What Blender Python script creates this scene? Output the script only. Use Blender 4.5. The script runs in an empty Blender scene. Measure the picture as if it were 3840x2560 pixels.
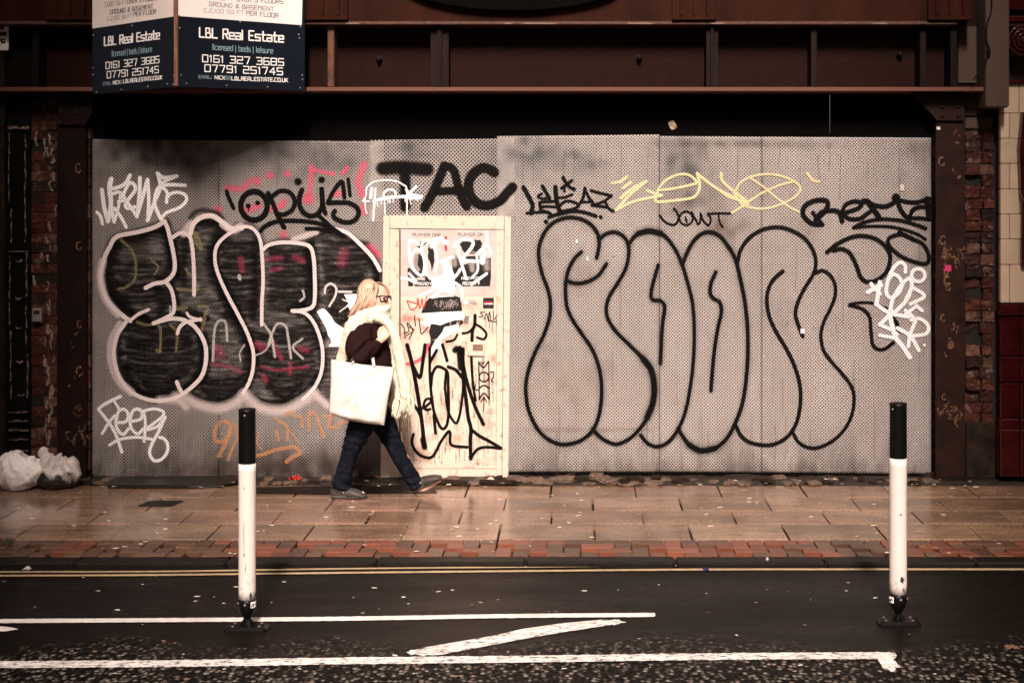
import bpy, bmesh, math, random
import numpy as np
from mathutils import Vector, Matrix, noise as mnoise
random.seed(7)
R = math.radians
SC = bpy.context.scene
COL = SC.collection
# ------------------------------------------------------------------ camera, sky, sun, exposure
F, CH, CY, CX, VPX, VPY = 5400.0, 2.30, -11.30, 0.523, 2170.0, 690.0   # lens in photo pixels, eye height, position, vanishing point
cam = bpy.data.cameras.new('camera'); camo = bpy.data.objects.new('camera', cam); COL.objects.link(camo)
camo.location = (CX, CY, CH); camo.rotation_euler = (R(90), 0, 0)
cam.sensor_width = 36; cam.lens = F/3840*36
cam.shift_x = (1920-VPX)/3840; cam.shift_y = -(1280-VPY)/3840
cam.clip_start = 0.1; cam.clip_end = 2000
SC.camera = camo
SUN_EL, SUN_AZ = 38, 2      # the sun stands behind the camera, a little to the right
W = bpy.data.worlds.new('World'); SC.world = W; W.use_nodes = True
nt = W.node_tree; bg = nt.nodes['Background']
sky = nt.nodes.new('ShaderNodeTexSky'); sky.sky_type = 'NISHITA'; sky.sun_disc = False
sky.sun_elevation = R(SUN_EL); sky.sun_rotation = R(180-SUN_AZ); sky.air_density = 1.0; sky.dust_density = 3.0
hs = nt.nodes.new('ShaderNodeHueSaturation'); hs.inputs['Saturation'].default_value = 0.12
mx = nt.nodes.new('ShaderNodeMix'); mx.data_type = 'RGBA'; mx.blend_type = 'MULTIPLY'; mx.inputs['Factor'].default_value = 1
mx.inputs[7].default_value = (1.0, 0.80, 0.71, 1)
nt.links.new(sky.outputs[0], hs.inputs['Color']); nt.links.new(hs.outputs[0], mx.inputs[6]); nt.links.new(mx.outputs[2], bg.inputs[0])
bg.inputs[1].default_value = 0.05
sl = bpy.data.lights.new('sun', 'SUN'); sl.energy = 5.0; sl.angle = R(16); sl.color = (1.0, 0.86, 0.76)
so = bpy.data.objects.new('sun', sl); COL.objects.link(so)
sd = Vector((math.sin(R(SUN_AZ))*math.cos(R(SUN_EL)), -math.cos(R(SUN_AZ))*math.cos(R(SUN_EL)), math.sin(R(SUN_EL))))
so.rotation_euler = sd.to_track_quat('Z', 'Y').to_euler()
SC.view_settings.view_transform = 'Standard'; SC.view_settings.look = 'None'; SC.view_settings.gamma = 1
SC.view_settings.exposure = 2.22
SC.cycles.transparent_max_bounces = 48; SC.cycles.max_bounces = 6

# ------------------------------------------------------------------ helpers
def P(px, py, Y=0.0):
    Z = Y-CY; return Vector((CX+(px-VPX)*Z/F, Y, CH-(py-VPY)*Z/F))
def G(px, py, z=0.0):
    Z = F*(CH-z)/(py-VPY); return Vector((CX+(px-VPX)*Z/F, CY+Z, z))
def reg(ox, oy, s): return lambda pts: [(ox+a/s, oy+b/s) for a, b in pts]
def tag(o, label=None, cat=None, group=None, kind=None):
    if label: o['label'] = label
    if cat: o['category'] = cat
    if group: o['group'] = group
    if kind: o['kind'] = kind
    return o
def link(name, me, m=None, parent=None, smooth=False):
    o = bpy.data.objects.new(name, me); COL.objects.link(o)
    if m is not None:
        for q in (m if isinstance(m, (list, tuple)) else [m]): me.materials.append(q)
    if smooth:
        me.shade_smooth()
    if parent is not None:
        o.parent = parent
        o.matrix_parent_inverse = Matrix.Translation(parent.location).inverted() if parent.type == 'EMPTY' else Matrix.Identity(4)
    return o
def obj(name, bm, m=None, parent=None, smooth=False):
    me = bpy.data.meshes.new(name); bm.normal_update(); bm.to_mesh(me); bm.free()
    return link(name, me, m, parent, smooth)
def empty(name, loc, label, cat, group=None):
    o = bpy.data.objects.new(name, None); o.location = loc; o.empty_display_size = .1; COL.objects.link(o)
    return tag(o, label, cat, group)
def NB(): return bmesh.new()
def box(bm, x0, x1, y0, y1, z0, z1, bev=0.0, jit=0.0, mi=0):
    j = lambda: random.uniform(-jit, jit)
    v = [bm.verts.new((x+j(), y+j(), z+j())) for z in (z0, z1) for y in (y0, y1) for x in (x0, x1)]
    fs = [bm.faces.new([v[i] for i in q]) for q in ((0,2,3,1),(4,5,7,6),(0,1,5,4),(2,6,7,3),(0,4,6,2),(1,3,7,5))]
    for f in fs: f.material_index = mi
    if bev > 0:
        es = list({e for f in fs for e in f.edges})
        r = bmesh.ops.bevel(bm, geom=es, offset=bev, segments=1, affect='EDGES', profile=0.5)
        for f in r['faces']: f.material_index = mi
    return fs
def pbox(bm, px0, py0, px1, py1, yf, yb, bev=0.0, jit=0.0):
    a = P(px0, py0, yf); b = P(px1, py1, yf)
    return box(bm, a.x, b.x, yf, yb, b.z, a.z, bev, jit)
def prism(bm, pts, yf, yb, mi=0):        # outline in the facade plane with real thickness
    n = len(pts)
    a = [bm.verts.new((p[0], yf, p[1])) for p in pts]; b = [bm.verts.new((p[0], yb, p[1])) for p in pts]
    bm.faces.new(a).material_index = mi; bm.faces.new(b[::-1]).material_index = mi
    for i in range(n): bm.faces.new((a[i], b[i], b[(i+1) % n], a[(i+1) % n])).material_index = mi
def pprism(bm, pts, yf, yb):
    q = [P(a, b, yf) for a, b in pts]; prism(bm, [(v.x, v.z) for v in q], yf, yb)
def slab(bm, pts, z0, z1):               # outline on the ground with real thickness
    n = len(pts)
    a = [bm.verts.new((p[0], p[1], z1)) for p in pts]; b = [bm.verts.new((p[0], p[1], z0)) for p in pts]
    bm.faces.new(a); bm.faces.new(b[::-1])
    for i in range(n): bm.faces.new((a[i], b[i], b[(i+1) % n], a[(i+1) % n]))
def lathe(bm, prof, c=(0,0,0), n=28, axis='z', sy=1.0):
    rings = []
    for r, h in prof:
        ring = []
        for k in range(n):
            t = 2*math.pi*k/n; u, v = r*math.cos(t), r*math.sin(t)*sy
            p = (u, v, h) if axis == 'z' else (u, -h, v)
            ring.append(bm.verts.new((c[0]+p[0], c[1]+p[1], c[2]+p[2])))
        rings.append(ring)
    for a, b in zip(rings, rings[1:]):
        for k in range(n): bm.faces.new((a[k], a[(k+1) % n], b[(k+1) % n], b[k]))
    bm.faces.new(rings[0][::-1]); bm.faces.new(rings[-1])
def dome(bm, c, r, h, n=12, m=4):        # rivet or bolt head facing -Y
    lathe(bm, [(r, 0)]+[(r*math.cos(k*math.pi/2/m), h*math.sin(k*math.pi/2/m)) for k in range(1, m)]+[(r*.08, h)], c, n, axis='y')
def loft(bm, path, rad, n=14, up=None, caps=True):
    pts = [Vector(p) for p in path]; rings = []; m = len(pts); prevS = None
    for i, p in enumerate(pts):
        T = (pts[min(i+1, m-1)]-pts[max(i-1, 0)]).normalized()
        U = Vector(up) if up else Vector((0, 1, 0))
        S = T.cross(U)
        if S.length < .15: S = prevS if prevS else T.orthogonal()
        S.normalize(); B = S.cross(T).normalized(); prevS = S
        r = rad[i] if isinstance(rad, (list, tuple)) else rad
        ra, rb = r if isinstance(r, (list, tuple)) else (r, r)
        rings.append([bm.verts.new(p+S*ra*math.cos(2*math.pi*k/n)+B*rb*math.sin(2*math.pi*k/n)) for k in range(n)])
    for a, b in zip(rings, rings[1:]):
        for k in range(n): bm.faces.new((a[k], a[(k+1) % n], b[(k+1) % n], b[k]))
    if caps: bm.faces.new(rings[0][::-1]); bm.faces.new(rings[-1])
    return rings
def spline(pts, step=1.0, closed=False):  # Catmull-Rom through points of any dimension
    p = [np.array(q, float) for q in pts]; n = len(p)
    if n < 3 and not closed: 
        L = np.linalg.norm(p[1]-p[0]); k = max(1, int(L/step)); return [p[0]+(p[1]-p[0])*t/k for t in range(k+1)]
    out = []
    rng = range(n) if closed else range(n-1)
    for i in rng:
        if closed: a, b, c, d = p[i-1], p[i], p[(i+1) % n], p[(i+2) % n]
        else:
            b, c = p[i], p[i+1]; a = p[i-1] if i > 0 else 2*b-c; d = p[i+2] if i+2 < n else 2*c-b
        k = max(2, int(np.linalg.norm(c-b)/step))
        for t in np.arange(k)/k:
            out.append(.5*((2*b)+(-a+c)*t+(2*a-5*b+4*c-d)*t*t+(-a+3*b-3*c+d)*t**3))
    out.append(p[0] if closed else p[-1])
    return out
def sloft(bm, pts, rad, n=14, k=4, up=None):   # loft along a smoothed path; rad per control point
    q = [tuple(p)+((r[0], r[1]) if isinstance(r, (list, tuple)) else (r, r)) for p, r in zip(pts, rad)]
    s = spline(q, step=.012)
    return loft(bm, [tuple(v[:3]) for v in s], [(max(v[3], .002), max(v[4], .002)) for v in s], n, up)
def fuse(bm, voxel=.006, smooth=4):      # weld overlapping volumes into one continuous surface
    me = bpy.data.meshes.new('t'); bm.normal_update(); bmesh.ops.recalc_face_normals(bm, faces=bm.faces); bm.to_mesh(me); bm.free()
    o = bpy.data.objects.new('t', me); COL.objects.link(o)
    m = o.modifiers.new('r', 'REMESH'); m.mode = 'VOXEL'; m.voxel_size = voxel
    if smooth:
        s = o.modifiers.new('s', 'SMOOTH'); s.iterations = smooth; s.factor = .5
    dg = bpy.context.evaluated_depsgraph_get(); dg.update()
    out = bpy.data.meshes.new_from_object(o.evaluated_get(dg)); bpy.data.objects.remove(o)
    return out
def displace(me, fn):
    n = len(me.vertices); co = np.empty(n*3); no = np.empty(n*3)
    me.vertices.foreach_get('co', co); me.vertices.foreach_get('normal', no)
    co = co.reshape(-1, 3); no = no.reshape(-1, 3)
    d = np.array([fn(Vector(c)) for c in co])
    me.vertices.foreach_set('co', (co+no*d[:, None]).ravel()); me.update()

# ------------------------------------------------------------------ materials
def newmat(name):
    m = bpy.data.materials.new(name); m.use_nodes = True; return m, m.node_tree, m.node_tree.nodes['Principled BSDF']
def N(t, kind, **kw):
    n = t.nodes.new('ShaderNode'+kind)
    for k, v in kw.items():
        if k.startswith('i_'): n.inputs[k[2:].replace('_', ' ')].default_value = v
        else: setattr(n, k, v)
    return n
def mth(t, op, a, b=None, c=None, clamp=False):
    n = t.nodes.new('ShaderNodeMath'); n.operation = op; n.use_clamp = clamp
    for i, v in enumerate((a, b, c)):
        if v is None: continue
        if isinstance(v, (int, float)): n.inputs[i].default_value = v
        else: t.links.new(v, n.inputs[i])
    return n.outputs[0]
def pos(t): return N(t, 'NewGeometry').outputs['Position']
def noise(t, vec, scale, detail=4, rough=.6, stretch=None):
    if stretch:
        mp = N(t, 'Mapping'); mp.inputs['Scale'].default_value = stretch; t.links.new(vec, mp.inputs[0]); vec = mp.outputs[0]
    n = N(t, 'TexNoise', i_Scale=scale, i_Detail=detail, i_Roughness=rough); t.links.new(vec, n.inputs['Vector']); return n.outputs['Fac']
def ramp(t, fac, stops):
    n = N(t, 'ValToRGB'); e = n.color_ramp.elements
    while len(e) < len(stops): e.new(.5)
    for el, (p, c) in zip(e, stops):
        el.position = p; el.color = (c, c, c, 1) if isinstance(c, (int, float)) else tuple(c)+(1,)
    t.links.new(fac, n.inputs[0]); return n.outputs[0]
def mixc(t, fac, a, b, mode='MIX'):
    n = t.nodes.new('ShaderNodeMix'); n.data_type = 'RGBA'; n.blend_type = mode
    for i, v in ((0, fac), (6, a), (7, b)):
        if isinstance(v, (int, float)): n.inputs[i].default_value = v
        elif isinstance(v, (tuple, list)): n.inputs[i].default_value = tuple(v)+(1,)
        else: t.links.new(v, n.inputs[i])
    return n.outputs[2]
def bump(t, h, strength, dist, b):
    n = N(t, 'Bump', i_Strength=strength, i_Distance=dist); t.links.new(h, n.inputs['Height']); t.links.new(n.outputs[0], b.inputs['Normal'])
def attr(t, name, out='Fac'): return N(t, 'Attribute', attribute_name=name).outputs[out]
def simple(name, col, rough=.6, var=.3, scale=12, bmp=.0, bdist=.003, col2=None, metal=0, tint=False, stretch=None, spec=.3, bscale=None, thr=(.35, .65)):
    m, t, b = newmat(name); p = pos(t); n = noise(t, p, scale, 6, .65, stretch)
    c2 = col2 or tuple(c*(1-var) for c in col)
    c = mixc(t, ramp(t, n, [(thr[0], 0), (thr[1], 1)]), col, c2)
    if tint: c = mixc(t, 1.0, c, attr(t, 'tint', 'Color'), 'MULTIPLY')
    t.links.new(c, b.inputs['Base Color'])
    b.inputs['Roughness'].default_value = rough; b.inputs['Metallic'].default_value = metal; b.inputs['Specular IOR Level'].default_value = spec
    if bmp: bump(t, noise(t, p, bscale or scale*4, 6, .7, stretch), bmp, bdist, b)
    return m
def holes(t, pitch=.0184, r=.0041):
    p = pos(t); k = 1/(math.sqrt(2)*pitch)
    d1 = N(t, 'VectorMath', operation='DOT_PRODUCT'); d1.inputs[1].default_value = (k, 0, k); t.links.new(p, d1.inputs[0])
    d2 = N(t, 'VectorMath', operation='DOT_PRODUCT'); d2.inputs[1].default_value = (k, 0, -k); t.links.new(p, d2.inputs[0])
    a = mth(t, 'SUBTRACT', mth(t, 'FRACT', d1.outputs['Value']), .5); c = mth(t, 'SUBTRACT', mth(t, 'FRACT', d2.outputs['Value']), .5)
    d = mth(t, 'SQRT', mth(t, 'ADD', mth(t, 'MULTIPLY', a, a), mth(t, 'MULTIPLY', c, c)))
    return mth(t, 'LESS_THAN', d, r/pitch), d
def cutout(t, b, alpha):     # mixes the surface with a clear one where alpha is 0
    out = t.nodes['Material Output']; tr = N(t, 'BsdfTransparent'); ms = N(t, 'MixShader')
    t.links.new(alpha, ms.inputs[0]); t.links.new(tr.outputs[0], ms.inputs[1]); t.links.new(b.outputs[0], ms.inputs[2]); t.links.new(ms.outputs[0], out.inputs[0])
def panelmat(name, pitch, r):
    m, t, b = newmat(name); p = pos(t); h, d = holes(t, pitch, r)
    n1 = noise(t, p, 2.6, 7, .7, (1, 1, .55)); n2 = noise(t, p, 60, 3, .6); n5 = noise(t, p, 9, 7, .75, (1.4, 1, .22)); n6 = noise(t, p, 4.5, 8, .8); n3 = noise(t, p, 5, 7, .75, (1, 1, .35))
    c = mixc(t, ramp(t, n1, [(.3, 0), (.7, 1)]), (.30, .265, .252), (.39, .348, .332))
    c = mixc(t, ramp(t, n2, [(.35, 0), (.7, .5)]), c, (.225, .195, .18))
    c = mixc(t, ramp(t, n5, [(.54, 0), (.72, .45)]), c, (.15, .12, .105)); c = mixc(t, ramp(t, n6, [(.58, 0), (.74, .6)]), c, (.13, .12, .115))
    c = mixc(t, 1.0, c, attr(t, 'stain', 'Color'), 'MULTIPLY')
    g = mth(t, 'MULTIPLY', attr(t, 'grime'), ramp(t, n3, [(.38, 0), (.62, 1)]))
    c = mixc(t, g, c, (.035, .022, .016))
    t.links.new(c, b.inputs['Base Color']); b.inputs['Roughness'].default_value = .55; b.inputs['Specular IOR Level'].default_value = .3
    bump(t, ramp(t, d, [(r/pitch, 0), (r/pitch+.18, 1)]), .35, .003, b)
    cutout(t, b, mth(t, 'SUBTRACT', 1.0, h)); return m
_pm = {}
def paint(col, op=1.0, rough=.55, holed=True, speck=.25, streak=False):
    key = (col, op, rough, holed, speck, streak)
    if key in _pm: return _pm[key]
    m, t, b = newmat('spray_paint'); p = pos(t)
    b.inputs['Base Color'].default_value = tuple(col)+(1,); b.inputs['Roughness'].default_value = rough; b.inputs['Specular IOR Level'].default_value = .08
    a = attr(t, 'a'); n = noise(t, p, 170, 3, .7)
    e = mth(t, 'ADD', a, mth(t, 'MULTIPLY', mth(t, 'SUBTRACT', n, .5), .9))
    al = mth(t, 'MULTIPLY', ramp(t, e, [(.14, 0), (1.0, 1)]), op)
    w = noise(t, p, 38, 5, .75)
    al = mth(t, 'MULTIPLY', al, ramp(t, w, [(.25, 1-speck), (.5, 1)]))
    if streak:
        s = noise(t, p, 7, 5, .6, (1, 1, 5.5)); al = mth(t, 'MULTIPLY', al, ramp(t, s, [(.38, .25), (.56, 1)]))
    if holed and max(col) > .05:        # the perforations stay dark under light paint
        h, _ = holes(t); t.links.new(mixc(t, mth(t, 'MULTIPLY', h, .72), col, (.01,.008,.008)), b.inputs['Base Color'])
    cutout(t, b, al); _pm[key] = m; return m

# ------------------------------------------------------------------ strokes of paint and lettering
class Sheet:
    """Collects brush strokes (photo pixels) and lays them on a surface as one mesh."""
    def __init__(s, onto, lift=0.0):
        s.onto, s.lift, s.v, s.f, s.a, s.k = onto, lift, [], [], [], 0
    def vert(s, x, y, a):
        s.v.append(s.onto(x, y, s.lift+s.k*2e-6)); s.a.append(a); return len(s.v)-1
    def stroke(s, pts, w, soft=.35, closed=False, curve=True, wob=.0):
        w = w/1.0
        q = spline(pts, step=max(3.0, w*.22), closed=closed) if curve else [np.array(p, float) for p in pts]
        n = len(q); wi, wo = w/2*(1-soft*.5), w/2*(1+soft*.5)
        prev = None; s.k += 1; ph = random.uniform(0, 9)
        for i, p in enumerate(q):
            T = q[min(i+1, n-1)]-q[max(i-1, 0)]; L = np.linalg.norm(T) or 1; T = T/L; Nn = np.array((-T[1], T[0]))
            g = 1+wob*math.sin(i*.37+ph)+wob*.6*math.sin(i*.9+2*ph)
            row = [s.vert(*(p+Nn*d), a) for d, a in ((-wo*g, 0), (-wi*g, 1), (0, 1), (wi*g, 1), (wo*g, 0))]
            if prev: s.f += [(prev[j], row[j], row[j+1], prev[j+1]) for j in range(4)]
            prev = row
            if i % 6 == 5: s.k += 1
            if not closed and i in (0, n-1):
                sg = -1 if i == 0 else 1; c = s.vert(*p, 1); A, B = [], []
                for j in range(9):
                    th = math.pi*j/8-math.pi/2; d = T*sg*math.cos(th)+Nn*math.sin(th)
                    A.append(s.vert(*(p+d*wi*g), 1)); B.append(s.vert(*(p+d*wo*g), 0))
                for j in range(8): s.f += [(c, A[j], A[j+1]), (A[j], B[j], B[j+1], A[j+1])]
        return s
    def dot(s, c, r, soft=.4):
        s.k += 1; m = s.vert(c[0], c[1], 1); A, B = [], []
        for j in range(20):
            t = 2*math.pi*j/20; d = np.array((math.cos(t), math.sin(t)))
            A.append(s.vert(*(np.array(c)+d*r*(1-soft*.5)), 1)); B.append(s.vert(*(np.array(c)+d*r*(1+soft*.5)), 0))
        for j in range(20): k = (j+1) % 20; s.f += [(m, A[j], A[k]), (A[j], B[j], B[k], A[k])]
        return s
    def fill(s, pts):
        s.k += 1; s.f.append(tuple(s.vert(x, y, 1) for x, y in pts)); return s
    def done(s, name, mat, parent, label=None):
        me = bpy.data.meshes.new(name); me.from_pydata([tuple(v) for v in s.v], [], s.f)
        at = me.attributes.new('a', 'FLOAT', 'POINT'); at.data.foreach_set('value', s.a)
        bm = NB(); bm.from_mesh(me); bmesh.ops.triangulate(bm, faces=[f for f in bm.faces if len(f.verts) > 4]); bm.to_mesh(me); bm.free()
        o = link(name, me, mat, parent)
        if label: o['label'] = label
        return o
def wall_at(Y): return lambda x, y, d: P(x, y, Y-d)
def on_plane(a, b, c):      # pixel -> point on the plane through three points, lifted towards the camera side
    n = (b-a).cross(c-a).normalized(); o = Vector((CX, CY, CH))
    if n.dot(o-a) < 0: n = -n
    def f(x, y, d):
        q = P(x, y, 0)-o; return o+q*((a-o).dot(n)/q.dot(n))+n*d
    return f
GL = {
'0': '00 40 46 06 00','1': '05 16 10','2': '06 46 43 03 00 40','3': '06 46 40 00|13 43','4': '30 36 02 42','5': '46 06 03 43 40 00','6': '46 06 00 40 43 03','7': '06 46 20','8': '00 40 46 06 00|03 43','9': '43 03 06 46 40 00',
'A': '00 04 16 36 44 40|02 42','B': '00 06 36 33 03|33 42 40 00 03','C': '46 06 00 40','D': '00 06 36 44 42 30 00','E': '46 06 00 40|03 33','F': '46 06 00|03 33','G': '46 06 00 40 43 23','I': '00 06','K': '00 06|46 13 40','L': '06 00 40','M': '00 06 23 46 40','N': '00 06 40 46','O': '00 40 46 06 00','P': '00 06 46 43 03','Q': '00 40 46 06 00|22 51','R': '00 06 46 43 03|23 40','S': '46 06 03 43 40 00','T': '06 46|26 20','U': '06 00 40 46','V': '06 20 46','Y': '06 23 46|23 20',
'a': '04 44 40 00 02 42','b': '06 00 40 44 04','c': '44 04 00 40','d': '46 40 00 04 44','e': '02 42 44 04 00 40','g': '40 00 04 44 4a 0a','i': '00 04|05 06','k': '06 00|44 02 40','l': '06 00','n': '00 04 44 40','p': '0a 04 44 40 00','r': '00 04 34','s': '44 04 02 42 40 00','t': '16 10 30|04 34','u': '04 00 40 44','y': '04 00 40|44 4a 0a',
'@': '32 34 14 12 42 46 06 00 40','&': '40 14 16 36 34 02 00 20 42','.': '00 01','\x2c': '11 0a','\x3a': '00 01|03 04','|': '0a 06','?': '05 06 46 43 23 22|20 21','\x27': '06 05',' ': ''}
GW = {'1': 1.6, 'I': .6, 'l': .6, 'i': .6, '.': .5, ',': 1, ':': .5, '|': .6, '\x27': .5, ' ': 2.2, 't': 3, 'r': 3, 'M': 4.4}
def letter(sh, text, p0, p1, h, wt=.17, h1=None):
    """square stencil lettering from baseline start p0 to end p1 (photo pixels)"""
    adv = []; x = 0
    for ch in text: adv.append(x); x += GW.get(ch, 4)+1.5
    tot = x-1.5; h1 = h1 or h
    for ch, ax in zip(text, adv):
        for part in [q for q in GL[ch].split('|') if q]:
            pts = []
            for tk in part.split():
                gx = float(tk[0]); gy = -1.6 if tk[1] == 'a' else float(tk[1]); gx = min(gx, GW.get(ch, 4)) if ch in GW and ch not in ' ' else gx
                u = (ax+gx)/tot; hh = h+(h1-h)*u
                pts.append((p0[0]+(p1[0]-p0[0])*u, p0[1]+(p1[1]-p0[1])*u-gy/6*hh))
            d = []
            for k, p in enumerate(pts):            # subdivide so corners stay square
                if k: d.append(((pts[k-1][0]*.04+p[0]*.96), (pts[k-1][1]*.04+p[1]*.96)))
                d.append(p)
                if k < len(pts)-1: d.append(((pts[k+1][0]*.04+p[0]*.96), (pts[k+1][1]*.04+p[1]*.96)))
            sh.stroke(d, wt*h, soft=.02, curve=False)
    return sh
# ------------------------------------------------------------------ shared materials
M = {}
M['black_iron'] = simple('black_iron', (.0045,.0035,.003), .6, .4, 9, .3, .004, spec=.08)
M['peel'] = simple('peeling_paint', (.22,.15,.12), .7, .6, 60, .6, .004)
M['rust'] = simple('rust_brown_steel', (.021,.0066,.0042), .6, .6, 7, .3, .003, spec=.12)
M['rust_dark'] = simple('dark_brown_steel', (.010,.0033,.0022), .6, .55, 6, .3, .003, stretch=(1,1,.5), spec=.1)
M['rust_bright'] = simple('worn_orange_steel', (.13,.045,.02), .65, .7, 26, .5, .003, col2=(.03,.012,.008), stretch=(1,1,.35))
M['fascia'] = simple('red_brown_fascia', (.028,.0068,.0028), .6, .5, 5, .2, .003, stretch=(1,1,.4), spec=.05)
M['web'] = simple('girder_web_steel', (.0145,.0045,.0026), .6, .35, 30, .5, .002, bscale=170, spec=.05)
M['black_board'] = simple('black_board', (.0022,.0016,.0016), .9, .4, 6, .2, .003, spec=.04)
M['void'] = simple('dark_backing', (.006,.005,.005), .9, .2, 5)
def brickmat():
    m, t, b = newmat('old_brick'); p = pos(t); n = noise(t, p, 26, 7, .75); n2 = noise(t, p, 11, 7, .75)
    c = mixc(t, ramp(t, n, [(.35, 0), (.68, 1)]), (.20,.125,.105), (.05,.03,.025)); c = mixc(t, 1.0, c, attr(t, 'tint', 'Color'), 'MULTIPLY')
    c = mixc(t, ramp(t, n2, [(.56, 0), (.62, .8)]), c, (.15,.105,.085)); c = mixc(t, ramp(t, noise(t, p, 6, 6, .7), [(.52, 0), (.66, .85)]), c, (.012,.008,.007)); t.links.new(c, b.inputs['Base Color'])
    b.inputs['Roughness'].default_value = .8; b.inputs['Specular IOR Level'].default_value = .15; bump(t, noise(t, p, 60, 6, .75), 1, .008, b); return m
M['brick'] = brickmat()
M['mortar'] = simple('dirty_mortar', (.016,.011,.009), .9, .5, 20, .9, .008)
M['stone'] = simple('soot_stained_stone', (.060,.038,.028), .8, .6, 7, .8, .006, spec=.1, col2=(.06,.04,.03), stretch=(1.6,1,.5))
M['concrete'] = simple('grimy_concrete', (.026,.016,.011), .75, .7, 9, .8, .006, col2=(.008,.005,.004), spec=.06)
M['cream_tile'] = simple('cream_glazed_tile', (.46,.34,.245), .22, .12, 8, .1, .002, tint=True)
M['maroon_tile'] = simple('maroon_glazed_tile', (.035,.004,.004), .12, .5, 6, .15, .003)
M['cream_door'] = simple('cream_door_paint', (.60,.46,.38), .5, .25, 8, .3, .002, col2=(.30,.19,.135), thr=(.50, .74), bscale=60)
M['cream_frame'] = simple('worn_cream_frame', (.58,.445,.365), .6, .4, 24, .5, .003, col2=(.20,.10,.06), thr=(.56, .72), stretch=(1,1,.7))
M['white_metal'] = simple('white_sign_board', (.78,.72,.70), .4, .05, 5)
M['navy'] = simple('navy_sign_board', (.0075,.010,.017), .4, .2, 5, spec=.08)
M['post_wood'] = simple('weathered_timber', (.26,.12,.065), .75, .6, 14, .6, .003, stretch=(3,3,.4))
M['screw'] = simple('steel_screw', (.35,.32,.30), .35, .2, 10, metal=.8)
M['rubble'] = simple('broken_stone', (.15,.095,.068), .7, .6, 16, 1.0, .008)
M['dirt'] = simple('gritty_dirt', (.040,.027,.020), .6, .7, 12, 1.0, .01, bscale=60)
M['flat_black'] = simple('black_lettering', (.012,.011,.011), .5, .1, 5)
M['flat_white'] = simple('white_lettering', (.80,.76,.74), .5, .05, 5)
M['pale_blue'] = simple('pale_blue_lettering', (.20,.30,.33), .5, .05, 5)
M['grey_letter'] = simple('faded_grey_lettering', (.22,.20,.19), .5, .1, 5)

def tint_mesh(o, fn):        # one colour per connected piece (brick, slab, tile)
    me = o.data; bm = NB(); bm.from_mesh(me); lay = bm.loops.layers.float_color.new('tint'); seen = set()
    bm.faces.ensure_lookup_table()
    for f in bm.faces:
        if f.index in seen: continue
        st = [f]; isl = []; seen.add(f.index)
        while st:
            g = st.pop(); isl.append(g)
            for e in g.edges:
                for h in e.link_faces:
                    if h.index not in seen: seen.add(h.index); st.append(h)
        c = Vector((0,0,0))
        for g in isl: c += g.calc_center_median()
        col = fn(c/len(isl))
        for g in isl:
            for l in g.loops: l[lay] = tuple(col)+(1,)
    bm.to_mesh(me); bm.free()

# ------------------------------------------------------------------ ground: road, kerb, brick strip, paving
ZR = -0.03
def road_mat():
    m, t, b = newmat('wet_asphalt'); p = pos(t)
    sep = N(t, 'SeparateXYZ'); t.links.new(p, sep.inputs[0])
    wob = mth(t, 'MULTIPLY', mth(t, 'SUBTRACT', noise(t, p, 1.6, 5, .65), .5), 1.1)
    y = mth(t, 'ADD', sep.outputs['Y'], wob)
    coarse = mth(t, 'MULTIPLY_ADD', y, -2.2, -2.2*3.90, clamp=True)       # 0 on the smooth lane, 1 on the open chippings
    v = N(t, 'TexVoronoi', i_Scale=40); mp = N(t, 'Mapping'); mp.inputs['Scale'].default_value = (1, .75, 1)
    t.links.new(p, mp.inputs[0]); t.links.new(mp.outputs[0], v.inputs['Vector'])
    n2 = noise(t, p, 260, 4, .7); n3 = noise(t, p, 22, 5, .7); n1 = noise(t, p, 1.1, 5, .6, (.5, 2, 1))
    fine = mixc(t, ramp(t, noise(t, p, 70, 8, .95), [(.44, 0), (.66, 1)]), (.0008,.0006,.0005), (.020,.0140,.0110)); fine = mixc(t, ramp(t, noise(t, p, 6, 6, .7, (.25, 2, 1)), [(.48, 0), (.7, .7)]), fine, (.0022,.0016,.0014))
    chip = mixc(t, mth(t, 'MULTIPLY', ramp(t, v.outputs['Color'], [(.35, .03), (.9, 1)]), ramp(t, v.outputs['Distance'], [(.22, 1), (.58, 0)])), (.0022,.0016,.0014), (.24,.195,.16))
    t.links.new(mixc(t, coarse, fine, chip), b.inputs['Base Color'])
    rf = ramp(t, n1, [(.35, .22), (.65, .42)])
    t.links.new(mth(t, 'MULTIPLY_ADD', coarse, .12, rf), b.inputs['Roughness'])
    hh = mth(t, 'ADD', mth(t, 'MULTIPLY', coarse, mth(t, 'MULTIPLY', mth(t, 'ADD', mth(t, 'SUBTRACT', 1.0, v.outputs['Distance']), mth(t, 'MULTIPLY', n3, .8)), 1.0)), mth(t, 'MULTIPLY', n2, .16))
    bump(t, hh, .9, .012, b); b.inputs['Specular IOR Level'].default_value = .07
    return m
M['road'] = road_mat()
bm = NB(); box(bm, -60, 60, -60, -2.55, -.4, ZR)
road = tag(obj('road', bm, M['road']), kind='structure')
bm = NB(); box(bm, -60, 60, -2.55, 30, -.5, -.06)
tag(obj('ground', bm, M['dirt']), kind='structure')

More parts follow.
